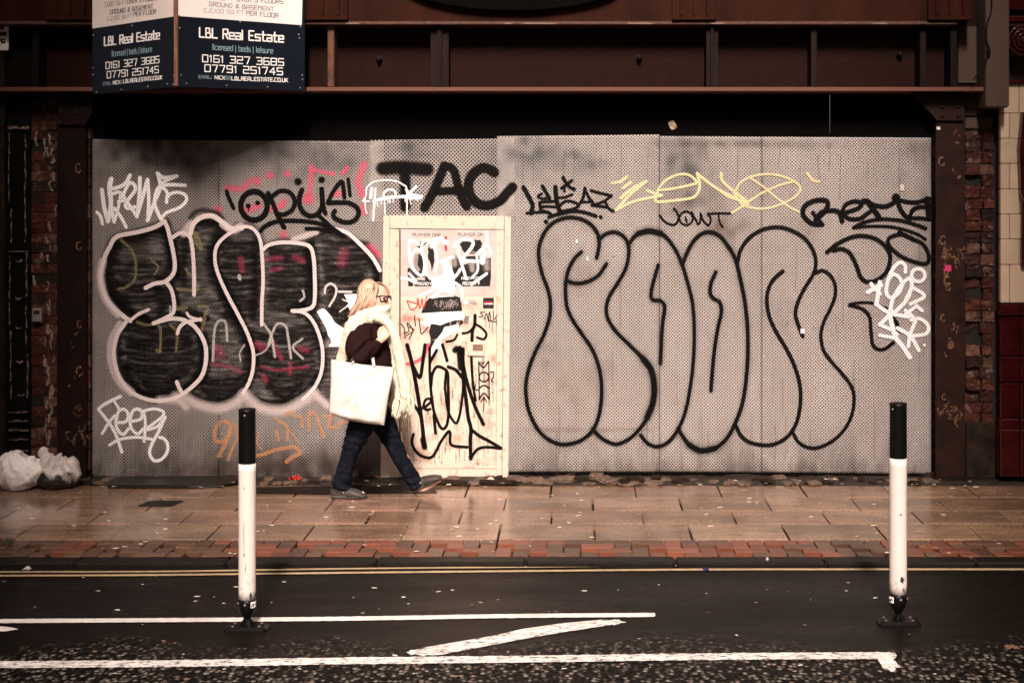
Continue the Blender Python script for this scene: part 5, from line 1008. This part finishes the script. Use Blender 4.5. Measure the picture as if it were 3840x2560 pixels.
# ------------------------------------------------------------------ debris along the hoarding
bm = NB(); q = [G(x, y) for x, y in ((402,1832),(700,1833),(830,1828),(930,1811),(945,1800),(425,1800))]; slab(bm, [(v.x, v.y) for v in q], .012, .030); bmesh.ops.subdivide_edges(bm, edges=bm.edges[:], cuts=3)
for v in bm.verts: v.co += Vector((0, .012*mnoise.noise(v.co*9), .006*mnoise.noise(v.co*11)))
tag(obj('rubber_mat', bm, simple('black_rubber_mat', (.016,.012,.010), .35, .4, 20, .4, .003)), 'flat black mat lying at the foot of the hoarding left of the left bollard', 'mat')
bm = NB(); q = [G(x, y) for x, y in ((515,1900),(560,1878),(690,1879),(640,1898))]; slab(bm, [(v.x, v.y) for v in q], .003, .006); tag(obj('tarmac_patch', bm, M['road']), 'dark tarmac patch let into the paving left of the left bollard', 'patch')
bm = NB(); q = [G(x, y) for x, y in ((1240,1855),(1640,1848),(1610,1822),(1360,1822),(960,1828),(960,1850))]; slab(bm, [(v.x, v.y) for v in q], .002, .0055); tag(obj('tarmac_patch', bm, M['road']), 'long dark tarmac patch in the paving under the walking woman', 'patch')
def stone(name, x, y, w, h, d, label, mat, group=None, lift=0):
    g = G(x, y); k = (g.y-CY)/F; W_, H_ = w*k, h*k; bm = NB()
    bmesh.ops.create_icosphere(bm, subdivisions=3, radius=1)
    sd_ = random.uniform(0, 90)
    for v in bm.verts:
        c = v.co; m_ = max(abs(c.x), abs(c.y), abs(c.z)); b_ = c/m_; c = c*.45+b_*.55
        v.co = Vector((c.x*W_*.5, c.y*d*.5, c.z*H_*.5))*(1+.30*mnoise.noise(c*1.7+Vector((sd_,0,0)))+.12*mnoise.noise(c*5+Vector((sd_,3,0))))
    o = obj(name, bm, mat, None, False); o.location = (g.x, g.y+d*.4, H_*.42+lift); o.rotation_euler = (0, random.uniform(-.08,.08), random.uniform(-.2,.2))
    return tag(o, label, 'stone', group)
rg = 'broken stones along the foot of the hoarding'
def rl_(a): return 'jagged lump of broken stone edging at the foot of the hoarding '+a
for x0, x1, n, where in ((285, 420, 6, 'beside the left steel column and black mat'), (960, 1230, 8, 'between left bollard and walking woman'), (1600, 1920, 7, 'under the cream door'), (1930, 2480, 22, 'just right of the door'), (2480, 3300, 22, 'under the big black outlined letters'), (3300, 3560, 8, 'behind the right bollard')):
    for k in range(n):
        x = x0+(x1-x0)*(k+random.uniform(.1,.9))/n; big = where.startswith('just')
        stone('rubble', x, random.uniform(1800, 1822), random.uniform(22, 90 if big else 60), random.uniform(6, 30 if big else 17), random.uniform(.06,.16), rl_(where), M['rubble'] if random.random() < .7 else M['concrete'], rg)
stone('kerb_fragment', 1690, 1822, 140, 20, .10, 'long pale kerb fragment lying before the cream door, left piece', M['concrete']); stone('kerb_fragment', 1860, 1821, 160, 19, .10, 'long pale kerb fragment lying before the cream door, right piece', M['concrete'])
stone('kerb_fragment', 3560, 1792, 190, 26, .10, 'dark broken kerb piece at the foot of the right steel column', M['concrete'])
for i in range(26):
    pass
# berries
bz = NB()
for i in range(9):
    g = G(1102+random.uniform(-24, 24), 1806+random.uniform(-3, 3)); 
    bmesh.ops.create_icosphere(bz, subdivisions=2, radius=.009, matrix=Matrix.Translation((g.x, g.y, .02+random.uniform(0,.022))))
tag(obj('berry_sprig', bz, simple('red_berry', (.55,.02,.012), .25, .3, 40), smooth=True), 'little cluster of red berries on the rubble right of the left bollard', 'berries')
# crisp packet, paper scraps in the gutter, lego-blue wrapper
def crumple(name, x, y, z, w, h, col, label, seed):
    g = G(x, y, z); k = (g.y-CY)/F; bm = NB(); bmesh.ops.create_grid(bm, x_segments=9, y_segments=7, size=.5)
    for v in bm.verts:
        c = v.co.copy(); nn = mnoise.noise(Vector((c.x*4+seed, c.y*4, 0))); v.co = Vector((c.x*w*k*(1+.25*nn), c.y*.05, z+.003+max(0, (.5-abs(c.x))*h*k*(.7+1.3*nn))))
    o = obj(name, bm, simple(name+'_paper', col, .5, .35, 60)); o.location = (g.x, g.y, 0); md = o.modifiers.new('t', 'SOLIDIFY'); md.thickness = .0012
    return tag(o, label, 'litter')
crumple('crumpled_paper', 1565, 2119, ZR, 42, 34, (.60,.47,.38), 'crumpled pale paper in the gutter below the door', 2)
crumple('crumpled_paper', 1719, 2113, ZR, 28, 12, (.66,.50,.40), 'small curled paper scrap in the gutter right of the crumpled paper', 6)
crumple('foil_wrapper', 2876, 2113, ZR, 44, 40, (.55,.42,.38), 'shiny crumpled wrapper in the gutter by the kerb, left of right bollard', 11)
crumple('plastic_cap', 2648, 2138, ZR, 24, 16, (.012,.02,.09), 'tiny dark blue plastic piece on the yellow line', 14)
crumple('paper_scrap', 100, 2134, ZR, 26, 14, (.5,.42,.38), 'pale scrap in the gutter near the left edge', 17)
crumple('dead_leaf', 1412, 1792, .0, 26, 26, (.42,.20,.10), 'curled orange dead leaf at the left foot of the door frame', 21)
crumple('dead_leaf', 1838, 1800, .02, 34, 18, (.62,.48,.34), 'pale dead leaf at the foot of the door', 23)
crumple('leaf_pile', 3795, 2428, ZR, 50, 12, (.14,.07,.05), 'wet brown leaves at the right edge of the road', 25)
# flecks of petals and litter on the wet ground
def fleck(n, seed):
    r = random.Random(seed); bm = NB(); k = 7; a = [(math.cos(t)*(1+r.uniform(-.3,.3)), math.sin(t)*(1+r.uniform(-.3,.3))) for t in [6.283*i/k for i in range(k)]]
    lo = [bm.verts.new((x, y, 0)) for x, y in a]; hi = [bm.verts.new((x*.9, y*.9, .12+r.uniform(0,.06))) for x, y in a]; bm.faces.new(hi)
    for i in range(k): bm.faces.new((lo[i], lo[(i+1)%k], hi[(i+1)%k], hi[i]))
    me = bpy.data.meshes.new('petal'); bm.to_mesh(me); bm.free(); me.materials.append(M['petal'] if n else M['petal2']); return me
M['petal'] = simple('pale_petal', (.78,.68,.60), .4, .25, 30); M['petal2'] = simple('brown_leaf_bit', (.42,.24,.15), .5, .4, 30)
FM = [fleck(i % 4, i) for i in range(10)]
def scatter(n, fx, fy, z, label, group, w=(.010, .026)):
    for i in range(n):
        g = G(fx(), fy(), z); o = bpy.data.objects.new('petal', random.choice(FM)); COL.objects.link(o); s_ = random.uniform(*w)*random.choice((.6, .8, 1, 1))
        o.location = (g.x, g.y, z+.004); o.scale = (s_, s_*random.uniform(.25, .6), s_*.4); o.rotation_euler = (0, 0, random.uniform(-.6, .6)); tag(o, label, 'petal', group)
rU = random.uniform
scatter(95, lambda: rU(20, 3820), lambda: rU(1830, 2020), .003, 'small pale petal or litter fleck lying on the wet paving slabs', 'pale flecks on the paving slabs')
scatter(22, lambda: rU(20, 3820), lambda: rU(2028, 2080), .003, 'small pale petal or litter fleck lying on the brick strip', 'pale flecks on the brick strip')
scatter(44, lambda: rU(-20, 3400), lambda: rU(2165, 2310), ZR, 'small pale petal or litter fleck on the smooth road', 'pale flecks on the smooth road', (.006, .017))
scatter(34, lambda: rU(-20, 3800), lambda: rU(2335, 2540), ZR, 'pale leaf bit on the rough road nearest the camera', 'pale flecks on the rough road', (.005, .016))
scatter(60, lambda: rU(360, 3700), lambda: rU(1795, 1828), .022, 'pale scrap of litter among the rubble at the foot of the hoarding', 'litter scraps along the hoarding', (.008, .022))
# weed by the kerb at the left
bm = NB()
for i in range(46):
    g = G(rU(-10, 50), rU(2030, 2048)); h = rU(.02, .055); dx, dy = rU(-.05, .05), rU(-.03, .03); w = rU(.002, .004)
    a = [bm.verts.new(Vector((g.x-w, g.y, .001))), bm.verts.new(Vector((g.x+w, g.y, .001))), bm.verts.new(Vector((g.x+dx*.4+w, g.y+dy*.4, h*.7))), bm.verts.new(Vector((g.x+dx, g.y+dy, h))), bm.verts.new(Vector((g.x+dx*.4-w, g.y+dy*.4, h*.7)))]
    bm.faces.new(a)
tag(obj('weed', bm, simple('weed_green', (.05,.06,.025), .5, .4, 40)), 'small green weed growing at the kerb at the left edge', 'weed')
# ------------------------------------------------------------------ the walking woman
YP = -.67
def Wp(px, py, dy=0.0): return P(px, py, YP+dy)
KP = (YP-CY)/F       # metres per photo pixel at her depth
wom = empty('person_root', Wp(1400, 1861), 'woman', 'person')
bpy.data.objects.remove(wom)
skin = simple('skin', (.66,.42,.33), .5, .08, 30)
jeans_m = simple('dark_blue_denim', (.0036,.0042,.0075), .85, .45, 26, .35, .002, col2=(.011,.0125,.019), bscale=300, thr=(.45,.7), spec=.05)
knit = simple('maroon_knit', (.020,.0080,.0080), .9, .35, 60, .6, .002, bscale=260, spec=.06)
wool = simple('cream_wool', (.74,.69,.57), .95, .2, 45, 1, .007, bscale=130, col2=(.60,.54,.41))
hairm = simple('blonde_hair', (.40,.195,.115), .4, .55, 75, .4, .002, col2=(.66,.43,.31), stretch=(3,3,.4))
canvas = simple('white_canvas', (.60,.55,.52), .75, .06, 7, .25, .003, bscale=300)
clogm = simple('grey_rubber_clog', (.052,.040,.034), .55, .3, 20, .25, .002)
NEAR, FAR = -.078, .085
# body: one continuous surface
bm = NB()
def rings(bm, rows, n=18):       # horizontal sections: px centre x, px y, half width px, half depth m, dy
    loft(bm, [Wp(x, y, dy) for x, y, a, b, dy in rows], [(a*KP, b) for x, y, a, b, dy in rows], n, up=(0,1,0))
rings(bm, [(1404,1060,10,.025,0),(1402,1066,26,.045,0),(1402,1078,40,.064,0),(1404,1095,47,.074,0),(1406,1112,48,.076,0),(1410,1128,46,.074,0),(1413,1142,41,.067,0),(1416,1155,35,.056,0),(1420,1166,24,.042,0),(1419,1171,12,.02,0)])
sloft(bm, [Wp(1451,1112), Wp(1458,1124), Wp(1465,1135), Wp(1458,1141)], [(.008,.009),(.010,.011),(.012,.013),(.008,.010)], 10)      # nose
sloft(bm, [Wp(1446,1103,.03), Wp(1454,1105,0), Wp(1446,1103,-.03)], [(.008,.008)]*3, 8, up=(1,0,0))     # brow
sloft(bm, [Wp(1446,1151,.018), Wp(1453,1152,0), Wp(1446,1151,-.018)], [(.007,.007)]*3, 8, up=(1,0,0))   # lips
sloft(bm, [Wp(1396,1112,-.076), Wp(1394,1122,-.08), Wp(1398,1132,-.074)], [(.012,.006)]*3, 8)            # ear
rings(bm, [(1402,1148,27,.050,0),(1396,1175,28,.052,0),(1392,1200,32,.075,0)])
rings(bm, [(1390,1190,34,.08,0),(1390,1222,50,.15,0),(1396,1290,54,.15,0),(1400,1370,50,.13,0),(1396,1450,52,.14,0),(1390,1520,56,.155,0),(1388,1560,50,.15,0)])
sh_n, el_n, wr_n = Wp(1356,1232,-.155), Wp(1330,1338,-.215), Wp(1418,1282,-.215)
sloft(bm, [sh_n, Wp(1338,1285,-.19), el_n], [.048,.044,.038], 14); sloft(bm, [el_n, Wp(1370,1318,-.22), wr_n], [.038,.036,.026], 14)
sh_f, el_f = Wp(1372,1232,.155), Wp(1372,1345,.20)
sloft(bm, [sh_f, el_f, Wp(1420,1440,.2), Wp(1432,1470,.2)], [.046,.040,.028,.036], 14)
# hand holding the strap: palm, four bent fingers, thumb
pc = Wp(1436,1262,-.205)
sloft(bm, [wr_n, Wp(1430,1270,-.213), Wp(1440,1254,-.2), Wp(1446,1242,-.19)], [(.024,.018),(.030,.018),(.040,.016),(.036,.014)], 14)
for k in range(4):
    o = k*9; b0 = Wp(1425+o*.9, 1243+o*.9, -.195); b1 = Wp(1432+o, 1228+o*.95, -.183+.004*k); b2 = Wp(1446+o*.75, 1226+o*.95, -.168); b3 = Wp(1452+o*.6, 1236+o*.9, -.156)
    sloft(bm, [b0, b1, b2, b3], [.0105, .0100, .0095, .0078], 10)
sloft(bm, [Wp(1422,1262,-.215), Wp(1420,1244,-.212), Wp(1430,1226,-.196)], [.013,.0115,.009], 10)
for hip, knee, ank, heel, toe in ((Wp(1372,1545,NEAR), Wp(1316,1690,NEAR), Wp(1282,1822,NEAR-.0), Wp(1262,1850,NEAR), Wp(1366,1853,NEAR-.01)), (Wp(1408,1545,FAR), Wp(1490,1690,FAR), Wp(1562,1808,FAR), Wp(1562,1838,FAR), Wp(1650,1794,FAR))):
    sloft(bm, [hip, knee, ank], [.082,.056,.038], 14); sloft(bm, [ank, heel.lerp(toe, .25), toe], [.036,.034,.022], 12)
me = fuse(bm, .0055, 2); wom = link('person', me, skin, None, True)
tag(wom, 'woman walking right past the door in cream scarf, maroon jumper, dark jeans, grey clogs', 'person')
# eye
bm = NB(); c = Wp(1441,1119,-.052); bmesh.ops.create_uvsphere(bm, u_segments=12, v_segments=8, radius=.0105, matrix=Matrix.Translation(c)); c = Wp(1445,1119,.052); bmesh.ops.create_uvsphere(bm, u_segments=12, v_segments=8, radius=.0105, matrix=Matrix.Translation(c)); obj('eyes', bm, simple('dark_eye', (.05,.03,.025), .2, .3, 90), wom, True)
# jeans
bm = NB()
rings(bm, [(1393,1480,58,.165,0),(1391,1525,62,.172,0),(1390,1560,60,.168,0),(1390,1590,44,.14,0)])
def leg(pts): sloft(bm, [p for p, r in pts], [r for p, r in pts], 20)
leg([(Wp(1376,1540,NEAR),(.100,.092)),(Wp(1352,1600,NEAR),(.095,.09)),(Wp(1322,1670,NEAR),(.072,.072)),(Wp(1307,1715,NEAR),(.062,.064)),(Wp(1292,1770,NEAR),(.061,.064)),(Wp(1281,1812,NEAR),(.067,.07)),(Wp(1278,1832,NEAR),(.068,.072))])
leg([(Wp(1412,1540,FAR),(.100,.092)),(Wp(1448,1605,FAR),(.086,.085)),(Wp(1480,1672,FAR),(.066,.068)),(Wp(1506,1725,FAR),(.059,.062)),(Wp(1533,1770,FAR),(.057,.062)),(Wp(1558,1808,FAR),(.058,.066)),(Wp(1567,1824,FAR),(.059,.066))])
me = fuse(bm, .007, 5)
def jf(c):
    near = c.y < YP; q = Vector((c.x*4, c.y*5, c.z*15)); f = .004*mnoise.noise(q)+.0022*mnoise.noise(Vector((c.x*14+c.z*20, c.y*8, c.z*26-c.x*16)))
    kz = math.exp(-((c.z-.42)/.07)**2)+1.2*math.exp(-((c.z-.09)/.06)**2)
    return f+.0045*kz*math.sin(c.z*105+c.x*22+4*mnoise.noise(c*9))
displace(me, jf); link('jeans', me, jeans_m, wom, True)
# clogs
def clog(heel, toe, name='clog'):
    ax = (toe-heel).normalized(); up = Vector((0,1,0)).cross(ax); up = up if up.z > 0 else -up; L = (toe-heel).length
    bm = NB(); prof = [(0,.028,.030,.026),(.05,.042,.038,.033),(.22,.044,.040,.037),(.42,.044,.043,.040),(.62,.038,.050,.036),(.82,.028,.050,.028),(.95,.018,.038,.020),(1.0,.010,.02,.012)]
    loft(bm, [heel+ax*L*t+up*h for t, h, w, r in prof], [(r, w) for t, h, w, r in prof], 20)
    sole = [(-.02,.013,.034,.014),(.1,.013,.043,.015),(.4,.013,.044,.013),(.65,.012,.053,.013),(.88,.014,.050,.013),(1.02,.020,.025,.010)]
    loft(bm, [heel+ax*L*t+up*h for t, h, w, r in sole], [(r, w) for t, h, w, r in sole], 20)
    me = fuse(bm, .005, 4); o = link(name, me, clogm, wom, True)
    bm = NB()
    for t, s in ((.50,-1),(.60,-1),(.70,-1),(.80,-1),(.86,-1)):
        c = heel+ax*L*t+up*(.030-(t-.5)*.03)+Vector((0, -.052+.02*max(0,t-.75), 0)); bmesh.ops.create_icosphere(bm, subdivisions=2, radius=.0085, matrix=Matrix.Translation(c) @ Matrix.Diagonal((1.1, .5, .8, 1)))
    for t in (.52,.62,.72,.82):
        for w in (-.022, .006): c = heel+ax*L*t+up*(.076-(t-.5)*.09)+Vector((0, w, 0)); bmesh.ops.create_icosphere(bm, subdivisions=2, radius=.0075, matrix=Matrix.Translation(c))
    obj('vent_holes', bm, M['flat_black'], o, True)
    bm = NB(); A = heel+ax*L*.36+up*.052+Vector((0,-.043,0)); B = heel+ax*L*-.03+up*.062+Vector((0,-.012,0)); C_ = heel+ax*L*-.05+up*.062+Vector((0,.02,0)); sloft(bm, [A, heel+ax*L*.15+up*.064+Vector((0,-.045,0)), B, C_], [(.009,.004)]*4, 8); obj('heel_strap', bm, clogm, o, True)
    bm = NB(); bmesh.ops.create_icosphere(bm, subdivisions=2, radius=.008, matrix=Matrix.Translation(A+Vector((0,-.006,0)))); obj('rivet', bm, M['screw'], o, True)
g_ = G(1250, 1862); hy = g_.y-YP
clog(Vector((g_.x, YP+NEAR, .0)), Vector((G(1378,1862).x, YP+NEAR-.012, .0)))
h_ = Wp(1553,1852,FAR); h_.z = max(h_.z, .004); clog(h_, Wp(1658,1796,FAR-.01))
# jumper
bm = NB()
rings(bm, [(1392,1195,40,.10,0),(1390,1215,52,.155,0),(1392,1250,62,.178,0),(1398,1310,66,.18,0),(1406,1360,66,.175,0),(1404,1420,62,.172,0),(1398,1480,66,.18,0),(1396,1502,62,.176,0)])
sloft(bm, [Wp(1362,1222,-.13), Wp(1344,1270,-.19), Wp(1336,1312,-.215), Wp(1338,1340,-.225)], [(.082,.07),(.088,.075),(.080,.07),(.062,.06)], 18)
sloft(bm, [Wp(1328,1338,-.222), Wp(1355,1332,-.226), Wp(1390,1310,-.222), Wp(1412,1290,-.215), Wp(1420,1279,-.212)], [(.058,.058),(.064,.06),(.056,.052),(.044,.042),(.036,.034)], 18)
sloft(bm, [Wp(1378,1222,.13), Wp(1376,1290,.19), Wp(1378,1350,.21), Wp(1412,1430,.21)], [.075,.07,.062,.045], 14)
me = fuse(bm, .007, 5)
def sf(c):
    d = .006*mnoise.noise(Vector((c.x*7, c.y*7, c.z*11)))+.004*mnoise.noise(c*22)
    e = math.exp(-(((c.x-Wp(1385,0).x)/.07)**2+((c.z-Wp(0,1300).z)/.09)**2)) if c.y < YP-.1 else 0
    return d+.016*e*math.sin(c.z*62-c.x*48+3*mnoise.noise(c*7))
displace(me, sf); link('jumper', me, knit, wom, True)
# scarf
bm = NB()
def loop(cx, cy, a, b, tilt, r1, r2):
    pts = []
    for k in range(25):
        t = 2*math.pi*k/24; pts.append(Wp(cx+a*math.cos(t), cy+tilt*math.cos(t)-6*math.sin(t), b*math.sin(t)-.004))
    loft(bm, pts, [(r1*(1+.18*math.sin(3*k)), r2) for k in range(25)], 14, up=(0,0,1), caps=False)
loop(1402,1176,42,.082,-12,.040,.036); loop(1408,1162,44,.084,-8,.036,.032); loop(1396,1192,50,.10,-6,.040,.036); loop(1420,1152,34,.07,2,.028,.026)
rings(bm, [(1400,1145,44,.08,0),(1400,1175,62,.105,0),(1396,1200,64,.12,0),(1392,1212,50,.12,0)])
def strand(pts, w, th): sloft(bm, [Wp(*p) for p in pts], [(a, th) for a in w], 14)
strand([(1386,1178,-.10),(1352,1196,-.165),(1322,1232,-.20),(1304,1280,-.19),(1290,1320,-.17),(1276,1362,-.15)], [.05,.056,.055,.052,.046,.040], .028)
strand([(1342,1190,-.07),(1318,1230,-.06),(1304,1300,-.05),(1292,1360,-.03)], [.05,.055,.05,.045], .04)
strand([(1402,1186,-.15),(1440,1200,-.17),(1465,1225,-.185),(1482,1268,-.185),(1496,1330,-.175),(1508,1400,-.165),(1518,1460,-.16),(1524,1492,-.155)], [.034,.036,.036,.038,.040,.040,.042,.042], .022)
strand([(1452,1230,-.06),(1482,1320,-.10),(1490,1400,-.10),(1496,1460,-.10),(1500,1500,-.10)], [.03,.036,.036,.038,.038], .02)
me = fuse(bm, .0075, 4)
def wf(c): return .0035*mnoise.noise(c*42)+.003*mnoise.noise(c*80)+.0035*math.sin(c.z*46+c.x*52+5*mnoise.noise(c*6))*(1 if c.z > 1.22 else .5)
displace(me, wf); sc_ = link('scarf', me, wool, wom, True)
bm = NB()
for k in range(34):
    fr = k < 20; x0 = rU(1500,1546) if fr else rU(1478,1522); y0 = 1484 if fr else 1496; d0 = -.16 if fr else -.10
    dx = (x0-1520)*.35; ln = rU(52, 78)
    sloft(bm, [Wp(x0, y0, d0+rU(-.012,.012)), Wp(x0+dx*.4+rU(-4,4), y0+ln*.4, d0+rU(-.015,.015)), Wp(x0+dx+rU(-5,5), y0+ln*.8, d0+rU(-.02,.02)), Wp(x0+dx+rU(-7,7), y0+ln, d0+rU(-.02,.02))], [.0055,.0065,.0055,.003], 7)
for k in range(16):
    x0 = rU(1258,1292); sloft(bm, [Wp(x0, 1352, -.14+rU(-.02,.02)), Wp(x0+rU(-6,3), 1385, -.13)], [.006,.004], 7)
obj('fringe', bm, wool, sc_, True)
# hair: cap plus many combed locks
bm = NB()
rings(bm, [(1402,1054,10,.02,0),(1399,1059,26,.05,0),(1393,1069,38,.072,0),(1385,1081,40,.083,0),(1378,1096,37,.087,0),(1373,1114,36,.088,0),(1367,1136,34,.086,0),(1361,1160,30,.078,0),(1352,1184,24,.062,0)])
me = fuse(bm, .007, 4); displace(me, lambda c: .004*math.sin(60*c.x+10*math.sin(c.z*9)+6*mnoise.noise(c*8))); ha = link('hair', me, hairm, wom, True)
LK = [NB(), NB(), NB()]
for k in range(460):
    bm = LK[(0,1,1,2,2)[k%5]]
    u = random.random(); side = random.choice((-1, -1, -1, 1)); w = rU(.0013, .0030)
    if u < .26:      # combed over the crown to the far side of the brow
        t = random.random(); p = [(1392+rU(-8,8), 1058+rU(-1,3), -.02+.05*t), (1418+rU(-4,6), 1059+4*t, .0+.05*t), (1440+rU(-3,5), 1068+8*t, .025+.05*t), (1455+rU(-3,6), 1090+12*t, .05+.03*t), (1456+rU(-4,5), 1112+10*t, .065+.015*t)]
    elif u < .86:    # falls past the ear to the nape
        t = random.random()**.8; x1 = 1412-66*t
        p = [(1402+rU(-12,4), 1056+rU(0,3), side*rU(.01,.03)), (x1+8-4*t, 1076+rU(-4,6), side*(.070+rU(0,.006))), (x1, 1106+rU(-8,8), side*(.088+rU(0,.007))), (x1-6-8*t, 1140+rU(-8,8), side*(.092+rU(-.004,.008))), (x1-22-14*t+rU(-8,6), 1178+rU(-12,14), side*(.080+rU(-.02,.01)))]
    else:            # loose ends at the back
        p = [(1350+rU(-4,8), 1090+rU(-8,8), side*rU(.01,.06)), (1342+rU(-6,6), 1140, side*rU(.02,.07)), (1328+rU(-10,8), 1185, side*rU(.02,.07)), (1316+rU(-10,10), 1208+rU(-8,10), side*rU(.02,.06))]
    sloft(bm, [Wp(*q) for q in p], [w*.8]+[w]*(len(p)-2)+[w*.35], 6)
hd = simple('dark_blonde_hair', (.17,.075,.04), .5, .4, 60); hl = simple('pale_blonde_hair', (.74,.52,.40), .4, .25, 60)
for bm, m_ in zip(LK, (hd, hairm, hl)): obj('locks', bm, m_, ha, True)
# glasses
bm = NB(); 
for d, x0, x1 in ((-.066, 1424, 1452), (.030, 1452, 1466)):
    d2 = d+.04 if d < 0 else d-.02
    cor = [Wp(x0,1109,d), Wp(x1,1112,d2), Wp(x1,1130,d2), Wp(x0+3,1130,d)]
    q = []
    for i in range(4):
        a, b = cor[i], cor[(i+1)%4]; q += [a.lerp(b,.12), a.lerp(b,.5), a.lerp(b,.88)]
    s_ = [Vector(v) for v in spline([tuple(v) for v in q], .01, True)]; loft(bm, s_, .0052, 8, up=(1,.5,0), caps=False)
loft(bm, [Wp(1452,1114,-.026), Wp(1459,1113,0), Wp(1463,1114,.02)], .0042, 8, up=(0,0,1))
loft(bm, [Wp(1424,1111,-.066), Wp(1408,1110,-.086), Wp(1392,1112,-.092)], [(.005,.003)]*3, 8)
gl = obj('glasses', bm, simple('dark_frame', (.015,.008,.008), .25, .2, 30), wom, True)
# ------------------------------------------------------------------ tote bag
tb = empty('tote_bag', Wp(1360, 1600, -.3), 'large plain white canvas tote bag hanging from the shoulder of the walking woman', 'bag')
bm = NB(); nu, nv = 40, 40; tl, tr, br, bl = (1240,1346), (1481,1377), (1442,1592), (1231,1550)
def bagpt(u, v, side):
    x = (tl[0]*(1-u)+tr[0]*u)*(1-v)+(bl[0]*(1-u)+br[0]*u)*v; y = (tl[1]*(1-u)+tr[1]*u)*(1-v)+(bl[1]*(1-u)+br[1]*u)*v
    y += 10*math.sin(math.pi*u)*v*v+ (5*math.sin(math.pi*u) if v < .02 else 0); x -= 5*math.sin(math.pi*v)*(1-2*u)*-1*.6
    b = .062*(math.sin(math.pi*u)**.55)*(.30+.70*min(1, v*1.5))*(1 if v < .93 else max(0, (1-v)/.07)**.5)
    wr = .016*mnoise.noise(Vector((u*2.5, v*3, 2+side)))+.009*mnoise.noise(Vector((u*7+v*4, v*5, 5)))+.006*math.sin(9*u+5*v+3*mnoise.noise(Vector((u*3, v*3, 0))))*(.3+.7*v)
    p = Wp(x, y, -.285); p.y += -side*b+wr*(1 if side > 0 else -1)*(math.sin(math.pi*u)**.3 if 0 < u < 1 else 0); return p
Fv = [[bm.verts.new(bagpt(i/nu, j/nv, 1)) for j in range(nv+1)] for i in range(nu+1)]; Bv = [[bm.verts.new(bagpt(i/nu, j/nv, -1)) for j in range(nv+1)] for i in range(nu+1)]
for i in range(nu):
    for j in range(nv):
        bm.faces.new((Fv[i][j], Fv[i][j+1], Fv[i+1][j+1], Fv[i+1][j])); bm.faces.new((Bv[i][j], Bv[i+1][j], Bv[i+1][j+1], Bv[i][j+1]))
bmesh.ops.remove_doubles(bm, verts=bm.verts, dist=.0015)
body_ = obj('bag_body', bm, canvas, tb, True)
for d in (-.315, -.255):
    bm = NB(); sloft(bm, [Wp(1322,1362,d), Wp(1330,1335,-.13), Wp(1345,1280,-.115), Wp(1366,1222,-.15)], [(.012,.0025)]*4, 8); sloft(bm, [Wp(1366,1222,-.15), Wp(1380,1270,-.14), Wp(1396,1335,-.20), Wp(1402,1372,d)], [(.012,.0025)]*4, 8); obj('strap', bm, canvas, tb, True)
